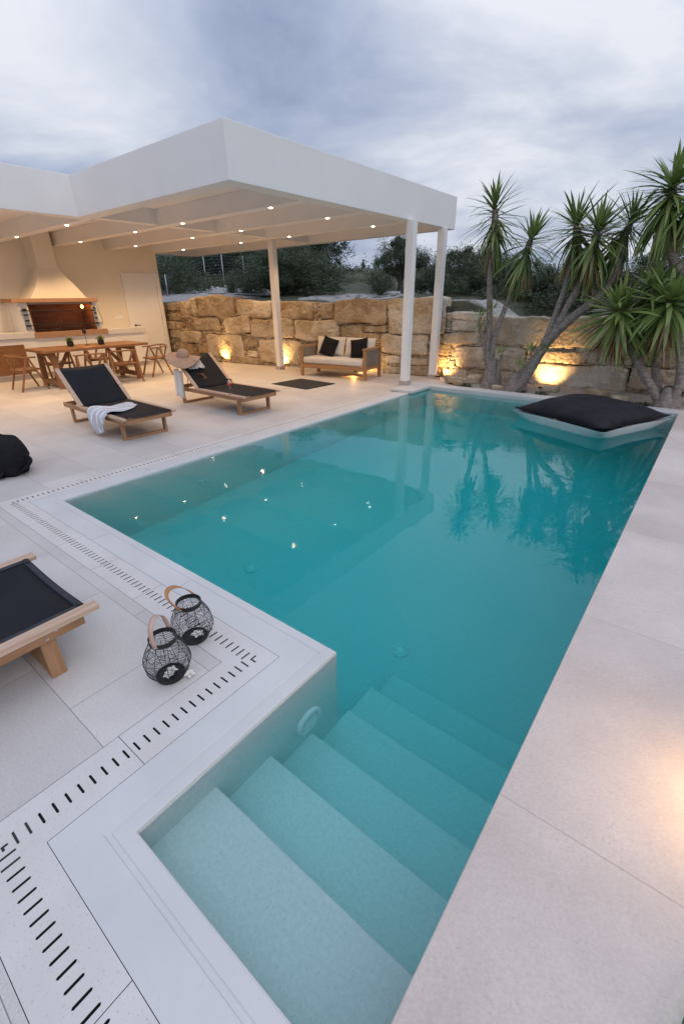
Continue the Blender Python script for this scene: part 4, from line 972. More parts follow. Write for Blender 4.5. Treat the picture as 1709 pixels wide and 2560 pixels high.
# ================================================================ lanterns
def lantern(loc, lb, strap, leather, rz, lean):
    r = empty('wire_lantern', loc, rz, lb, 'lantern', 'black wire lanterns by the pool corner')
    prof = lambda z: .062+(.112-.062)*math.sin(min(1, z/.10)*math.pi/2) if z < .10 else .062+(.112-.062)*math.cos((z-.10)/(.235-.10)*math.pi/2)**1.15
    mb = MB(); mb.lathe([(0, .004), (.066, .004), (.068, .0), (.069, .014), (.064, .016), (.062, .008), (0, .008)], (0, 0, 0), 28); obj('base', mb, 'blackmetal', r, smooth=False)
    mb = MB(); mb.lathe([(.063, .222), (.066, .222), (.066, .247), (.063, .247), (.063, .222)], (0, 0, 0), 28); obj('rim', mb, 'blackmetal', r)
    mb = MB(); zs = np.linspace(.008, .235, 12)
    for k_ in range(12):
        a = k_*math.pi/6; mb.tube([(prof(z)*math.cos(a), prof(z)*math.sin(a), z) for z in zs], .0014, 4)
    obj('rib', mb, 'blackmetal', r)
    mb = MB(); rr = random.Random(hash(lb) % 1000 if False else int(loc[1]*100))
    for k_ in range(12):
        a0_, a1_ = k_*math.pi/6, (k_+1)*math.pi/6
        n = 38
        tilt = rr.uniform(-.03, .03)
        for q in range(n):
            z0_ = .012+.216*q/n+rr.uniform(-.004, .004); z1_ = min(.232, max(.01, z0_+tilt+rr.uniform(-.014, .014)))
            p = (prof(z0_)*math.cos(a0_), prof(z0_)*math.sin(a0_), z0_); p2 = (prof(z1_)*math.cos(a1_), prof(z1_)*math.sin(a1_), z1_)
            mb.tube([p, p2], .00075, 3, cap=False)
    obj('wire_mesh', mb, 'blackmetal', r)
    mb = MB()
    # candle ring inside
    mb.tube([(.035*math.cos(a*math.pi/8), .035*math.sin(a*math.pi/8), .10) for a in range(16)], .001, 4, closed=True)
    for s in (-1, 1): mb.tube([(s*.035, 0, .10), (s*.012, 0, .22), (s*.012, 0, .01)], .001, 4)
    obj('candle_holder', mb, 'blackmetal', r)
    # leather strap: flat band looping over
    mb = MB(); n = 24; vs = []; wv = .012
    top = .125 if strap == 'up' else .12
    for i in range(n+1):
        a = math.pi*i/n; y = -.0685*math.cos(a)*(1+.12*math.sin(a)); h_ = .232+(top)*math.sin(a)**.8
        cz = (h_-.235)
        off_ = -lean*cz; z = .235+cz*math.sqrt(max(.05, 1-lean*lean*.75))
        for s in (-1, 1):
            vs.append((off_+s*wv*(1), y, z-s*wv*lean*.45*math.sin(a)))
    mb.add(vs, [(2*i, 2*i+1, 2*i+3, 2*i+2) for i in range(n)]); obj('strap', mb, leather, r, smooth=True, solid=.003)
    mb = MB()
    for s in (-1, 1): mb.lathe([(0, .003), (.004, .002), (.0055, 0)], (0, 0, 0), 10); mb.M = Matrix.Translation((0, s*.071, .234)) @ Matrix.Rotation(-s*math.pi/2, 4, 'X'); mb.lathe([(0, .003), (.004, .002), (.0055, 0)], (0, 0, 0), 10)
    mb.M = Matrix.Identity(4); obj('rivet', mb, 'steel', r)
    return r
lantern((-1.735, .778, .0), 'black wire lantern in front with upright pinkish leather strap', 'up', 'leather2', R(30), .15)
lantern((-1.875, 1.02, .0), 'black wire lantern behind with orange tan leather strap flopped aside', 'side', 'leather', R(20), .95)
def flower(loc, s, lb, grp='white flowers in and by the lanterns', rx=0):
    f = empty('white_flower', loc, random.random()*3, lb, 'flower', grp); f.rotation_euler[0] = rx
    mb = MB()
    for k_ in range(5):
        a = k_*2*math.pi/5; vs = []
        def pf(u, v, a=a):
            w = .5*math.sin(math.pi*min(1, .15+u*.85))*.75; r_ = u*s; sw_ = (v-.5)*2*w*s
            return (r_*math.cos(a)-sw_*math.sin(a)+.1*s*u*math.sin(a), r_*math.sin(a)+sw_*math.cos(a), .006+.35*s*u*(1-u)+.12*s*(v-.5)**2*4)
        mb.grid(pf, 6, 5)
    obj('petals', mb, 'petal', f, smooth=True); mb = MB(); mb.lathe([(0, .012), (.12*s, .010), (.18*s, .006)], (0, 0, 0), 10); obj('heart', mb, 'stamen', f)
    return f
flower((-1.655, .835, .002), .032, 'single white flower lying on the paving beside the front lantern')
flower((-1.735, .785, .014), .034, 'white flower inside the front lantern, lower one'); flower((-1.715, .755, .022), .028, 'smaller white flower inside the front lantern next to the rim')
flower((-1.86, 1.03, .016), .038, 'white flower inside the rear lantern')

# ================================================================ floating pillow
fp = empty('pool_pillow', (-1.24, 7.44, ZW+.135), R(-24.5), 'huge black and white square cushion floating at the far right of the pool', 'pool cushion')
S_ = 1.46
def big(top):
    mb = MB()
    def fn(u, v):
        a, b = 2*u-1, 2*v-1; e1 = 1-abs(a)**2.6; e2 = 1-abs(b)**2.6; t = (max(0, e1)*max(0, e2))**.55
        pin = 1-.07*((1-b*b)*abs(a)**4+(1-a*a)*abs(b)**4)
        wr = .018*noise.noise(Vector((a*2.2, b*2.2, 7 if top else 3)))+.008*noise.noise(Vector((a*7, b*7, 2)))
        corner_ = abs(a*b)**6
        if top: return (a*S_/2*pin, b*S_/2*pin, .215*t+wr*t+.005+.035*corner_ + .02*noise.noise(Vector((a*3, b*3, 0)))*(1-t))
        return (a*S_/2*(pin+.035), b*S_/2*(pin+.035), -.012-.34*t+.10*(1-t)*0+wr*t)
    mb.grid(fn, 40, 40); return mb
obj('black_cover', big(True), 'greyfab', fp, smooth=True, solid=.006); obj('white_underside', big(False), 'whitefab', fp, smooth=True)
mb = MB(); pts = []
for (a0_, b0_, a1_, b1_) in ((-1, -1, 1, -1), (1, -1, 1, 1), (1, 1, -1, 1), (-1, 1, -1, -1)):
    for k_ in range(16):
        t = k_/16; a = a0_+(a1_-a0_)*t; b = b0_+(b1_-b0_)*t; pin = 1-.07*((1-b*b)*abs(a)**4+(1-a*a)*abs(b)**4)
        pts.append((a*S_/2*pin, b*S_/2*pin, .004+.035*abs(a*b)**6+.02*noise.noise(Vector((a*3, b*3, 0)))))
mb.tube(pts, .008, 6, closed=True); obj('piping', mb, 'blackfab', fp, smooth=True)
mb = MB(); mb.lathe([(0, .004), (.012, .003), (.014, 0)], (-S_/2+.05, -S_/2+.05, .045), 10); obj('eyelet', mb, 'steel', fp)

# ================================================================ dark bag at the left edge
bg_ = empty('beach_bag', (-5.98, 1.36, -.02), R(15), 'slumped black fabric bag on the terrace, cut by the left frame edge', 'bag')
mb = MB()
def bagf(u, v):
    a = u*2*math.pi; t = v
    r_ = (1-abs(2*t-1)**3)**.5
    x = (t-.5)*-.95; rad = .15+.07*math.sin(t*3.1)
    wr = .05*noise.noise(Vector((math.cos(a)*1.5, math.sin(a)*1.5, t*4)))+.02*noise.noise(Vector((math.cos(a)*4, math.sin(a)*4, t*9)))
    rr_ = rad*r_+wr*r_
    return (x, rr_*1.15*math.cos(a), max(.003, .20+rr_*1.15*math.sin(a)*(1 if math.sin(a) > 0 else 1.25)))
mb.grid(bagf, 36, 30); o_ = obj('body', mb, 'blackfab', bg_, smooth=True, sub=1)
mb = MB()
def hf(i): t = i/12; return (.42+.10*math.sin(math.pi*t), .04*math.sin(t*5), .27-.20*t)
for w in (-.012, 0, .012): mb.tube([Vector(hf(i))+Vector((0, w, 0)) for i in range(13)], .009, 6)
obj('handle', mb, 'blackfab', bg_, smooth=True)
mb = MB()
mb.grid(lambda u, v: (.34-.5*u+.03*math.sin(v*5), -.16-.12*v+.02*math.sin(u*14), .10*(1-v)+.012+.01*math.sin(u*17)), 18, 6); obj('flap', mb, 'blackfab', bg_, smooth=True, solid=.006)

# ================================================================ pool fittings
def fitting(name, loc, rot, rad, lb, cat='pool fitting', grp='round white fittings in the pool'):
    f = empty(name, loc, 0, lb, cat, grp); f.rotation_euler = rot
    mb = MB(); mb.lathe([(0, .012), (rad*.62, .012), (rad*.66, .016), (rad*.70, .016), (rad*.74, .022), (rad*.96, .020), (rad, .012), (rad, 0)], (0, 0, 0), 28); obj('ring', mb, 'door', f, smooth=True)
    mb = MB(); mb.lathe([(rad*.665, .0172), (rad*.70, .0172)], (0, 0, 0), 28)
    for a in (.8, 3.9): mb.lathe([(0, .024), (.004, .023)], (rad*.85*math.cos(a), rad*.85*math.sin(a), 0), 8)
    obj('seal', mb, 'plinth', f); return f
fitting('pool_light', (x1, 1.165, -.42), (0, R(90), 0), .088, 'round white underwater light on the wall beside the steps')
fitting('pool_inlet', (-1.37, 2.44, PD), (0, 0, 0), .07, 'round pale inlet on the pool floor just beyond the steps')
fitting('pool_inlet', (-3.09, 2.41, PD), (0, 0, 0), .07, 'round pale inlet on the pool floor at the near left')
fitting('pool_inlet', (x0, 2.95, -.80), (0, R(90), 0), .06, 'round pale inlet on the left pool wall near its corner')

# ================================================================ garden spotlights on the wall
def uplight(x, y, tx, ty, tz, lb, e=26, size=95, rz=None):
    a = math.atan2(ty-y, tx-x)
    g = empty('spotlight', (x, y, 0), a-math.pi/2, lb, 'spotlight', 'small black spotlights at the foot of the stone wall')
    mb = MB(); mb.box((-.05, -.03, .045), (.05, .02, .075)); o1 = obj('housing', mb, 'blackmetal', g, bevel=.003)
    mb = MB(); mb.box((-.055, -.008, 0), (-.051, .008, .06)); mb.box((.051, -.008, 0), (.055, .008, .06)); mb.box((-.055, -.02, 0), (.055, .02, .004)); obj('bracket', mb, 'blackmetal', g)
    mb = MB(); mb.box((-.042, .0205, .049), (.042, .023, .071)); obj('lens', mb, 'lens', g)
    d = Vector((tx-x, ty-y, 0)).normalized()
    spot('spotlight_beam', (x+d.x*.035, y+d.y*.035, .065), (tx, ty, tz), e*2.6, R(size), WARM, .9, .03)
uplight(-11.45, 8.72, -11.45, 8.95, .30, 'black spotlight lighting the wall left of the left column')
uplight(-9.35, 8.98, -9.30, 9.25, .30, 'black spotlight hidden behind the foot of the left column', 24)
uplight(-6.85, 9.22, -6.8, 9.65, .22, 'black spotlight under the wooden sofa', 12, 120)
uplight(-4.83, 9.62, -4.75, 9.93, .30, 'black spotlight behind the far right column', 22)
uplight(-2.52, 9.50, -2.50, 9.95, .40, 'black spotlight in the bed right of the leaning palm', 34)
uplight(.35, 9.4, .3, 9.9, .5, 'black spotlight behind the right palm clump', 20)
spot('sofa_floor_beam', (-6.75, 9.0, .12), (-6.6, 8.6, 0), 9.0, R(120), (1, .5, .12), .8, .03)
# lamp just beyond the right frame edge, lighting the stone
gl = empty('terrace_lamp', (.70, 1.58, ZR), 0, 'small black terrace lamp on the right hand paving', 'lamp')
mb = MB(); mb.lathe([(0, 0), (.05, 0), (.05, .006), (.012, .008), (.012, .16), (.05, .165), (.05, .20), (0, .205)], (0, 0, 0), 20); obj('body', mb, 'blackmetal', gl)
mb = MB(); mb.lathe([(0, .163), (.04, .163), (.04, .1645)], (0, 0, 0), 20); obj('lens', mb, 'lens', gl)
spot('terrace_lamp_beam', (.64, 1.58, ZR+.15), (.48, 1.58, ZR), 17, R(150), (1, .62, .24), .9, .03)

# glass bowl at the lower right frame edge
gb = empty('glass_bowl', (.685, .80, ZR), 0, 'rim of a pale greenish round glass tray at the lower right frame edge', 'tray')
mb = MB(); mb.lathe([(0, .004), (.28, .004), (.315, .02), (.335, .045), (.330, .048), (.31, .028), (.275, .012), (0, .012)], (0, 0, 0), 48)
obj('rim', mb, glass('sea_glass', (.80, .86, .80), .08, 1.2), gb, smooth=True)

# ================================================================ yuccas
def strip_leaf(V, F, base, az, el, ln, wd, droop, rr, seg=5, twist=0):
    """sword leaf: starts in direction (az, el), bends down along its length, V-shaped cross-section"""
    p = np.array(base, float); b = len(V)
    side = np.array([-math.sin(az), math.cos(az), 0.])
    e = el
    for i in range(seg+1):
        t = i/seg
        w = wd*(.80+.45*t if t < .3 else (1-((t-.3)/.7)**1.7)*.935)*.5
        if i == seg: w = wd*.02
        d = np.array([math.cos(az)*math.cos(e), math.sin(az)*math.cos(e), math.sin(e)])
        n = np.cross(d, side); n = n/np.linalg.norm(n)
        s_ = side*math.cos(twist*t)+n*math.sin(twist*t)
        V.append(p-s_*w+n*w*.35*-1); V.append(p+n*w*.12*-1+n*.0); V.append(p+s_*w+n*w*.35*-1)
        p = p+d*ln/seg; e -= droop/seg*(.4+1.2*t)
    for i in range(seg):
        q = b+i*3; F.append((q, q+1, q+4, q+3)); F.append((q+1, q+2, q+5, q+4))
def crown(c, axis, n, ln, wd, par, m='yucca', dead=0, spread=(-70, 85), seed=0, span=.22):
    rr = random.Random(seed); V, F, V2, F2 = [], [], [], []
    ax = Vector(axis).normalized(); rot = Vector((0, 0, 1)).rotation_difference(ax).to_matrix()
    for i in range(n):
        t = (i+.5)/n           # 0 top .. 1 bottom
        el = R(spread[1]+(spread[0]-spread[1])*t**.64+rr.uniform(-17, 17)); az = i*2.39996+rr.uniform(-.25, .25)
        l_ = ln*rr.uniform(.70, 1.10)*(.55+.45*min(1, t*3)); dr_ = rr.uniform(.05, .6)+.55*max(0, t-.15)+(rr.uniform(.4, 1.0) if rr.random() < .25 else 0)
        base = Vector((.03*math.cos(az), .03*math.sin(az), (0.5-t)*span))
        b0 = len(V); strip_leaf(V, F, base, az, el, l_, wd*rr.uniform(.85, 1.15), dr_, rr, twist=rr.uniform(-.5, .5))
    for i in range(dead):
        az = i*2.39996+rr.uniform(-.3, .3); el = R(rr.uniform(-88, -50)); base = Vector((.03*math.cos(az), .03*math.sin(az), -span*.5-rr.uniform(0, .22)))
        strip_leaf(V2, F2, base, az, el, ln*rr.uniform(.3, .75), wd*.55, rr.uniform(.05, .5), rr, twist=rr.uniform(-2, 2))
    def tr(VV): return [tuple(rot @ Vector(q)+Vector(c)) for q in VV]
    cm = MB(); cm.tube([rot @ Vector((0, 0, -span*.5-.05))+Vector(c), rot @ Vector((0, 0, 0))+Vector(c), rot @ Vector((0, 0, span*.5+.04))+Vector(c)], [.055, .06, .018], 10)
    if dead: obj('leaf_base', cm, 'bark', par, smooth=True)
    o = fast('crown', tr(V), F, m, par, smooth=False)
    if dead: fast('dead_leaves', [tuple(Vector(q)+Vector(c)) for q in V2], F2, 'dead', par)
    return o
def trunk(pts, r0_, r1_, par, knots=1.0):
    mb = MB(); P_ = [Vector(p) for p in pts]; out_ = []; rad = []
    # Catmull-Rom smoothing
    n = len(P_)
    for i in range(n-1):
        a, b, c, d = P_[max(0, i-1)], P_[i], P_[i+1], P_[min(n-1, i+2)]
        for k_ in range(6):
            t = k_/6; out_.append(.5*((2*b)+(-a+c)*t+(2*a-5*b+4*c-d)*t*t+(-a+3*b-3*c+d)*t**3))
    out_.append(P_[-1]); m = len(out_)
    for i in range(m):
        t = i/(m-1); rad.append((r0_+(r1_-r0_)*t**.8)*(1+.07*noise.noise(Vector((i*.9, r0_*50, 0)))))
    mb.tube(out_, rad, 12); obj('trunk', mb, 'bark', par, smooth=True)
def base_bulge(x, y, r_, h, par):
    mb = MB(); mb.lathe([(r_*1.15, -.05), (r_, .04), (r_*.82, h*.4), (r_*.62, h*.8), (r_*.45, h)], (x, y, 0), 20)
    for i, q in enumerate(mb.v):
        a = math.atan2(q[1]-y, q[0]-x); k_ = 1+.16*math.sin(a*3+1)+.1*math.sin(a*7)+.1*noise.noise(Vector((q[0]*8, q[1]*8, q[2]*8)))
        mb.v[i] = (x+(q[0]-x)*k_, y+(q[1]-y)*k_, q[2])
    obj('stump', mb, 'bark', par, smooth=True)
ya_ = empty('yucca_palm', (-3.45, 9.2, 0), 0, 'slender double stemmed yucca palm nearest the canopy with two crowns', 'palm', 'yucca palms along the far pool edge')
def local(par, pts): return [(p[0]-par.location.x, p[1]-par.location.y, p[2]) for p in pts]
def LC(par, c): return (c[0]-par.location.x, c[1]-par.location.y, c[2])
g = ya_
base_bulge(*local(g, [(-3.44, 9.22, 0)])[0][:2], .19, .55, g)
trunk(local(g, [(-3.42, 9.2, .0), (-3.54, 9.21, .51), (-3.6, 9.23, 1.09), (-3.67, 9.24, 1.64), (-3.73, 9.26, 2.04), (-3.75, 9.27, 2.4), (-3.75, 9.29, 2.9), (-3.76, 9.3, 3.1)]), .072, .036, g)
trunk(local(g, [(-3.46, 9.2, .3), (-3.46, 9.19, .95), (-3.36, 9.18, 1.37), (-3.25, 9.17, 1.74), (-3.1, 9.16, 2.14), (-3.03, 9.15, 2.5)]), .062, .034, g)
trunk(local(g, [(-3.5, 9.2, .3), (-3.61, 9.2, .6), (-3.7, 9.2, .95), (-3.79, 9.2, 1.14), (-3.80, 9.2, 1.34)]), .05, .022, g)
trunk(local(g, [(-3.27, 9.15, .0), (-3.29, 9.15, .39), (-3.26, 9.15, .66)]), .045, .03, g)
crown(LC(g, (-3.76, 9.28, 2.92)), (-.12, -.05, 1), 118, .70, .052, g, 'yuccadark', 26, (-84, 88), 1, .75)
crown(LC(g, (-3.05, 9.15, 2.45)), (.22, 0, 1), 104, .70, .052, g, 'yuccadark', 22, (-80, 88), 2, .5)
for i, c in enumerate([(-3.80, 9.18, 1.36), (-3.76, 9.1, 1.16), (-3.55, 9.12, 1.50), (-3.28, 9.12, .70)]): crown(LC(g, c), (.1, -.2, 1), 16, .22, .028, g, 'yucca', 0, (0, 80), 10+i, .05)
g = empty('yucca_palm', (-2.86, 9.0, 0), 0, 'leaning grey trunked yucca palm with three dark crowns in the middle', 'palm', 'yucca palms along the far pool edge')
base_bulge(*local(g, [(-2.88, 9.05, 0)])[0][:2], .20, .38, g)
trunk(local(g, [(-2.90, 9.0, -.05), (-2.69, 9.03, .36), (-2.52, 9.07, .78), (-2.34, 9.1, 1.08), (-2.09, 9.13, 1.36), (-1.89, 9.17, 1.55), (-1.74, 9.2, 1.72), (-1.64, 9.23, 1.97), (-1.60, 9.27, 2.3), (-1.6, 9.3, 2.6)]), .105, .045, g)
trunk(local(g, [(-3.05, 9.05, -.05), (-2.82, 9.05, .33), (-2.58, 9.06, .72), (-2.46, 9.09, 1.05), (-2.37, 9.13, 1.53), (-2.33, 9.17, 1.8), (-2.30, 9.21, 2.3), (-2.3, 9.25, 2.6)]), .065, .042, g)
trunk(local(g, [(-2.40, 9.1, 1.0), (-2.26, 9.07, 1.39), (-2.12, 9.05, 1.75), (-1.99, 9.02, 2.15), (-1.94, 9.0, 2.45)]), .06, .042, g)
crown(LC(g, (-2.32, 9.25, 2.62)), (-.25, 0, 1), 108, .74, .052, g, 'yuccadark', 30, (-82, 88), 3, .5)
crown(LC(g, (-1.95, 8.98, 2.48)), (.08, -.2, 1), 124, .76, .056, g, 'yuccadark', 30, (-84, 86), 4, .45)
crown(LC(g, (-1.60, 9.32, 2.60)), (.3, 0, 1), 106, .70, .052, g, 'yuccadark', 20, (-84, 88), 5, .45)
for i, c in enumerate([(-2.67, 9.0, .80), (-2.42, 8.98, .86), (-2.83, 8.95, .52)]): crown(LC(g, c), (.1, -.2, 1), 16, .22, .030, g, 'yucca', 0, (0, 80), 20+i, .05)
g = empty('yucca_palm', (-.43, 8.98, 0), 0, 'low bushy yucca clump at the right pool corner with wide pale green leaves', 'palm', 'yucca palms along the far pool edge')
base_bulge(*local(g, [(-.42, 9.0, 0)])[0][:2], .19, .35, g)
trunk(local(g, [(-.45, 8.97, 0), (-.64, 8.95, .28), (-.88, 8.91, .6), (-1.12, 8.87, .99), (-1.32, 8.8, 1.36)]), .075, .05, g)
trunk(local(g, [(-.41, 8.99, .05), (-.32, 8.95, .4), (-.46, 8.9, .97), (-.70, 8.86, 1.48)]), .085, .05, g)
trunk(local(g, [(-.5, 9.05, .1), (-.66, 9.13, .44), (-.78, 9.22, .81), (-.94, 9.3, 1.2)]), .07, .045, g)
crown(LC(g, (-1.34, 8.78, 1.42)), (-.2, -.35, 1), 125, .84, .078, g, 'yucca', 110, (-78, 85), 6, .22)
crown(LC(g, (-1.02, 9.0, 1.72)), (-.1, .1, 1), 80, .74, .070, g, 'yucca', 40, (-75, 85), 17, .22)
crown(LC(g, (-.72, 8.80, 1.54)), (.05, -.35, 1), 130, .84, .080, g, 'yucca', 110, (-78, 85), 7, .22)
crown(LC(g, (-.95, 9.3, 1.40)), (0, .1, 1), 90, .62, .064, g, 'yucca', 60, (-70, 85), 8, .3)
crown(LC(g, (-.18, 9.15, 1.30)), (.1, 0, 1), 90, .62, .064, g, 'yucca', 60, (-75, 85), 9, .3)
g = empty('yucca_palm', (.15, 9.35, 0), 0, 'tall yucca palm at the right frame edge with high rounded crown', 'palm', 'yucca palms along the far pool edge')
trunk(local(g, [(.15, 9.35, 0), (-.13, 9.33, .84), (-.43, 9.30, 1.5), (-.68, 9.28, 1.93), (-.87, 9.27, 2.17), (-1.0, 9.25, 2.46), (-1.06, 9.24, 2.72), (-1.09, 9.22, 2.95)]), .11, .05, g)
trunk(local(g, [(-.1, 9.34, .9), (-.35, 9.25, 1.7), (-.6, 9.2, 2.2), (-.75, 9.15, 2.7)]), .07, .045, g)
crown(LC(g, (-1.10, 9.2, 3.0)), (.0, -.1, 1), 160, .84, .062, g, 'yucca', 20, (-80, 88), 30, .4)
crown(LC(g, (-.78, 9.3, 2.98)), (.15, 0, 1), 120, .80, .060, g, 'yucca', 10, (-75, 88), 31, .4)
# small green tufts in the bed
for i, (x, y) in enumerate([(-2.75, 8.95), (-2.35, 8.92), (-3.85, 8.98), (-.75, 8.95)]):
    V, F = [], []; rr = random.Random(i)
    for k_ in range(60):
        a = rr.random()*6.28; r_ = rr.random()**.5*.11; el = rr.uniform(.2, 1.4)
        strip_leaf(V, F, (x+r_*math.cos(a), y+r_*math.sin(a)*.6, .03), rr.random()*6.28, el, rr.uniform(.04, .09), .022, .4, rr, seg=2)
    o = fast('weed', V, F, 'scrub'); tag(o, ['green weed tuft at the foot of the leaning palm, left of the bed light', 'green weed tuft under the glowing bed light', 'green weed tuft at the left palm stump', 'green weed tuft left of the right corner palm'][i], 'plant', 'weed tufts in the planting bed')

# ================================================================ trees beyond the wall
def blob_tree(name, x, y, blobs, n, leaf, m, lb, grp, cat='tree', trunk_r=.09, trunks=1, gz=None, flat=1.0):
    z0_ = (gz if gz is not None else hz(x, y))
    t = empty(name, (x, y, z0_), 0, lb, cat, grp)
    g_ = np.random.default_rng(int(abs(x*131+y*17)) % 9999)
    tot = sum(b[3]*b[4] for b in blobs); C_ = []
    for (bx, by, bz, rx_, rz_) in blobs:
        # sub-clumps on each blob's shell
        ncl = max(10, int(46*(rx_*rz_)/.9)); k_ = int(n*(rx_*rz_)/tot)
        d = g_.normal(size=(ncl, 3)); d /= np.linalg.norm(d, axis=1)[:, None]; rad = g_.uniform(.45, 1.0, (ncl, 1))
        cc = np.array([bx, by, bz])+d*rad*np.array([rx_, rx_, rz_]); idx = g_.integers(0, ncl, k_)
        sz = g_.uniform(.10, .26, (ncl, 1))*(rx_**.5)
        pp = cc[idx]+g_.normal(size=(k_, 3))*sz[idx]*.62
        C_.append(pp)
    C_ = np.concatenate(C_); C_ = C_[C_[:, 2] > .03]; k_ = len(C_)
    a = g_.normal(size=(k_, 3)); a[:, 2] = a[:, 2]*.9+.3; a /= np.linalg.norm(a, axis=1)[:, None]
    b = np.cross(a, g_.normal(size=(k_, 3))); b /= np.linalg.norm(b, axis=1)[:, None]
    L_ = leaf*g_.uniform(.6, 1.4, (k_, 1)); Wd = L_*.32
    v = np.stack([C_-a*L_/2, C_+b*Wd/2, C_+a*L_/2, C_-b*Wd/2], 1).reshape(-1, 3); f = np.arange(k_*4).reshape(-1, 4)
    fast('crown', v, f, m, t)
    mb = MB()
    for q in range(trunks):
        dx_ = (q-(trunks-1)/2)*.25; top = blobs[q % len(blobs)]
        mb.tube([(dx_, 0, -.2), (dx_*1.2+.04, .02, top[2]*.35), (dx_+top[0]*.5, top[1]*.4, top[2]*.7), (top[0], top[1], top[2])], [trunk_r, trunk_r*.8, trunk_r*.6, trunk_r*.3], 7)
    for (bx, by, bz, rx_, rz_) in blobs:
        mb.tube([(0, 0, bz*.3), (bx*.6, by*.6, bz*.75), (bx, by, bz+rz_*.5)], [trunk_r*.6, trunk_r*.4, trunk_r*.12], 5)
    obj('trunk', mb, 'olivebark', t, smooth=True)
    return t
G = 'trees beyond the stone wall'
blob_tree('olive_tree', -20.6, 13.2, [(0, 0, .9, 1.5, 1.0), (1.3, .3, .6, 1.0, .7), (-1.4, 0, 1.0, 1.4, 1.1), (-3, 0, 1.2, 1.5, 1.2)], 36000, .085, 'olive', 'dark olive tree seen between the pool house wall and the first fence post', G)
blob_tree('olive_tree', -13.3, 13.6, [(0, 0, .80, 1.5, .95), (-1.6, .1, .6, 1.2, .75), (1.2, 0, .66, 1.2, .78), (.2, 0, 1.2, 1.1, .72), (1.95, .1, .40, .85, .45), (-.6, -.3, .45, 1.3, .5), (-2.6, 0, .35, .8, .5)], 62000, .075, 'olive', 'broad rounded olive tree right of the left column', G, trunks=3)
blob_tree('dense_pine', -19.3, 20.5, [(0, 0, 1.4, 1.9, 1.2), (2.0, 0, 1.3, 1.5, 1.0), (-1.8, 0, 1.3, 1.7, 1.1), (.5, 0, .6, 2.2, .8)], 40000, .12, 'pine', 'dark pine rising behind the broad olive tree just under the roof', G)
blob_tree('dense_pine', -31.5, 25, [(0, 0, 1.2, 2.8, 1.7), (3.0, 0, 1.2, 2.4, 1.6), (-3, 0, 1.4, 2.8, 1.8), (-6, 0, 1.4, 2.8, 1.8)], 46000, .16, 'pine', 'wide dark pine mass far behind the fence posts', G)
blob_tree('dense_pine', -25.5, 24, [(0, 0, 1.2, 2.4, 1.6), (2.2, 0, 1.0, 1.9, 1.3), (-2, 0, 1.1, 2, 1.5)], 34000, .15, 'pine', 'dark pine far behind the third fence post', G)
blob_tree('olive_tree', -11.1, 18, [(0, 0, 1.25, 1.05, .6), (-.55, 0, 1.0, .6, .40), (.6, 0, .95, .62, .42), (0, 0, 1.6, .65, .35), (-.2, .2, .75, .5, .25)], 26000, .065, 'olive', 'tall round crowned olive standing alone against the sky', G, trunk_r=.12)
blob_tree('olive_bush', -10.0, 14.8, [(0, 0, .30, .50, .28), (.3, 0, .42, .35, .2)], 7000, .055, 'olive', 'small olive bush on the stony slope below the lone round tree', G, 'bush', trunk_r=.05)
blob_tree('olive_tree', -6.45, 14, [(0, 0, .66, .9, .56), (-.7, 0, .42, .7, .42), (.85, 0, .5, .85, .5), (.1, 0, .98, .55, .34), (1.5, .1, .42, .75, .45), (.4, -.3, .1, 1.4, .4)], 46000, .062, 'olive', 'olive tree seen between and right of the two white columns', G, trunks=2)
blob_tree('olive_bush', -8.3, 14.8, [(0, 0, .30, .7, .30), (.7, 0, .34, .55, .3)], 12000, .06, 'olive', 'low olive bush left of the near column behind the wall', G, 'bush', trunk_r=.05)
blob_tree('olive_tree', -4.35, 13.6, [(0, 0, .42, .85, .42), (.7, 0, .38, .7, .36), (-.8, 0, .5, .7, .42), (0, -.3, 0, 1.3, .4)], 32000, .062, 'olive', 'low olive tree seen between the two crowns of the left palm', G)
blob_tree('olive_tree', -2.75, 13.2, [(0, 0, .5, .8, .5), (.6, 0, .36, .6, .4), (-.6, 0, .42, .7, .42), (0, -.3, 0, 1.2, .4)], 30000, .062, 'olive', 'olive tree directly behind the leaning palm trunks', G)
blob_tree('olive_tree', -1.3, 13.4, [(0, 0, .82, .8, .5), (.7, 0, .66, .9, .55), (-.6, 0, .55, .7, .42), (1.8, 0, .7, 1.0, .6), (.3, -.3, .1, 1.9, .45)], 40000, .064, 'olive', 'olive tree rising behind the right hand palms', G)
blob_tree('cypress', -28.8, 40, [(0, 0, .35, .30, .35), (0, 0, .8, .22, .4), (0, 0, 1.25, .12, .35)], 2500, .09, 'pine', 'tiny pointed cypress on the horizon right of the broad olive tree', G, trunk_r=.05)
# scrub belt (uncountable)
V_, F_ = [], []
g_ = np.random.default_rng(5)
def scr(xa, xb, ya2, yb2, n, hgt, leaf):
    cx_ = g_.uniform(xa, xb, n//60); cy_ = g_.uniform(ya2, yb2, n//60); out_ = []
    for x, y in zip(cx_, cy_):
        z = hz(x, y); h_ = hgt*g_.uniform(.4, 1.1)
        p = g_.normal(size=(60, 3))*np.array([h_*.8, h_*.8, h_*.45]); p[:, 2] = np.abs(p[:, 2]); out_.append(p+np.array([x, y, z]))
    C_ = np.concatenate(out_); k_ = len(C_)
    a = g_.normal(size=(k_, 3)); a[:, 2] += .4; a /= np.linalg.norm(a, axis=1)[:, None]; b = np.cross(a, g_.normal(size=(k_, 3))); b /= np.linalg.norm(b, axis=1)[:, None]
    return np.stack([C_-a*leaf/2, C_+b*leaf*.2, C_+a*leaf/2, C_-b*leaf*.2], 1).reshape(-1, 3)
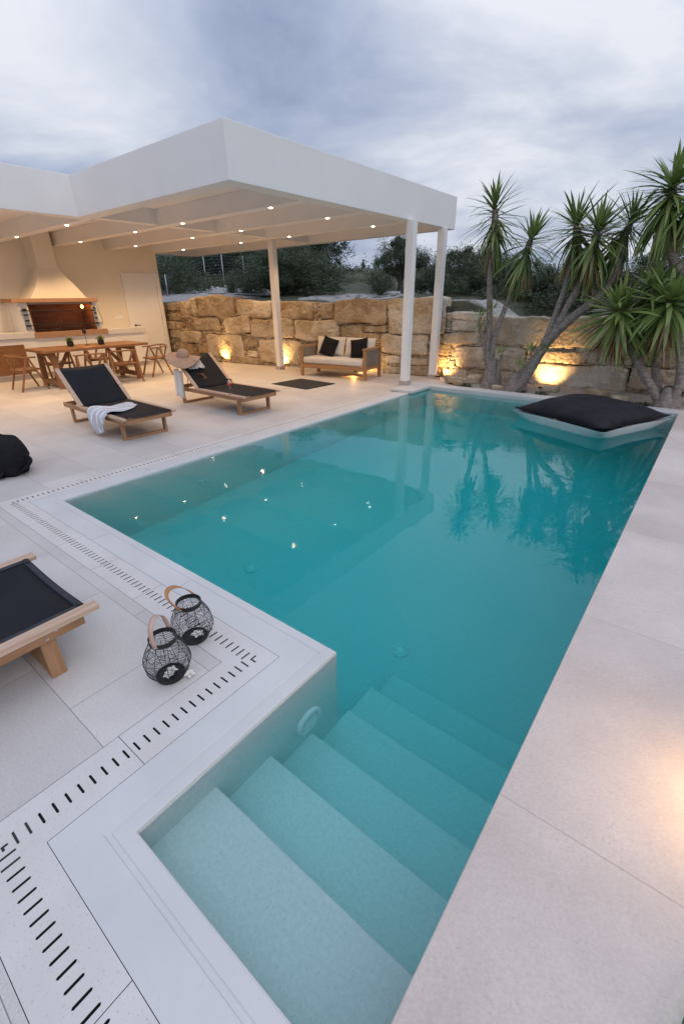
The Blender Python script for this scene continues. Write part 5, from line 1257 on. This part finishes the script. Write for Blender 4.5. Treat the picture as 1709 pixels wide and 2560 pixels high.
vv = np.concatenate([scr(-30, -17, 16.8, 24, 26000, .30, .10), scr(-16, 4, 19, 34, 30000, .5, .12), scr(-60, -10, 26, 60, 20000, .8, .2), scr(-16, -5, 12.6, 15.5, 7000, .10, .05), scr(-5, 5, 12.0, 14, 14000, .22, .06), scr(-23, -17.5, 15.6, 17.5, 6000, .16, .07), scr(4, 14, 12, 24, 9000, .5, .1), scr(-60, 60, 60, 180, 9000, 2.0, .5)])
tag(fast('scrub', vv, np.arange(len(vv)).reshape(-1, 4), 'scrub'), 'low green scrub covering the stony slope beyond the wall', 'scrub', kind='stuff')
# pale stones on the slope
for i in range(26):
    x = random.uniform(-21.5, -15.5); y = random.uniform(14.4, 16.2) if i < 16 else random.uniform(11.5, 14.5); w = random.uniform(.10, .26) if i < 16 else random.uniform(.05, .12)
    SVx, SFx = stone(w, w*.8, w*.6, 4, i, .02)
    if i == 0: AV, AF = [], []
    b = len(AV); AV += [(x+q[0], y+q[1], hz(x, y)+q[2]+.04) for q in SVx]; AF += [[b+t for t in f] for f in SFx]
MT['pale'] = mat('pale_stone', (.55, .53, .51), rough=.9, var=(.66, .64, .62), vscale=6)
tag(fast('slope_stones', AV, AF, 'pale', smooth=True), 'scatter of pale stones on the slope above the wall', 'stones', kind='stuff')
# irrigation hose on the slope
mb = MB(); mb.tube([(-19.5+i*.7, 13.0+.25*math.sin(i*.8), hz(-19.5+i*.7, 13.0+.25*math.sin(i*.8))+.03) for i in range(12)], .022, 6)
tag(obj('hose', mb, 'blackmetal', smooth=True), 'thin black irrigation hose lying across the pale stony slope', 'hose')
# wire fence: posts as parts
wf = empty('wire_fence', (-20, 16, 0), 0, 'galvanised wire mesh fence with slim posts on the slope behind the wall', 'fence')
def post(x, y, zt, zb=None):
    zb = hz(x, y)-.1 if zb is None else zb
    mb = MB(); mb.tube([(x+20, y-16, zb), (x+20, y-16, zt)], .020, 8); obj('post', mb, 'galv', wf, smooth=True)
PP = [(-19.1, 12.2, 2.70), (-20.9, 15.6, 3.66), (-19.5, 15.6, 3.65), (-18.0, 15.6, 3.48)]
for p_ in PP: post(*p_)
mb = MB()
for (a, b) in ((PP[0], PP[1]), (PP[1], PP[2]), (PP[2], PP[3]), (PP[3], (-12.0, 15.9, 3.3))):
    for k_ in range(11):
        f0, f1 = (k_+.5)/11, (k_+.5)/11
        za, zb2 = hz(a[0], a[1])+(a[2]-hz(a[0], a[1]))*f0, hz(b[0], b[1])+(b[2]-hz(b[0], b[1]))*f1
        mb.tube([(a[0]+20, a[1]-16, za), (b[0]+20, b[1]-16, zb2)], .0022, 3, cap=False)
obj('mesh_wire', mb, 'galv', wf)
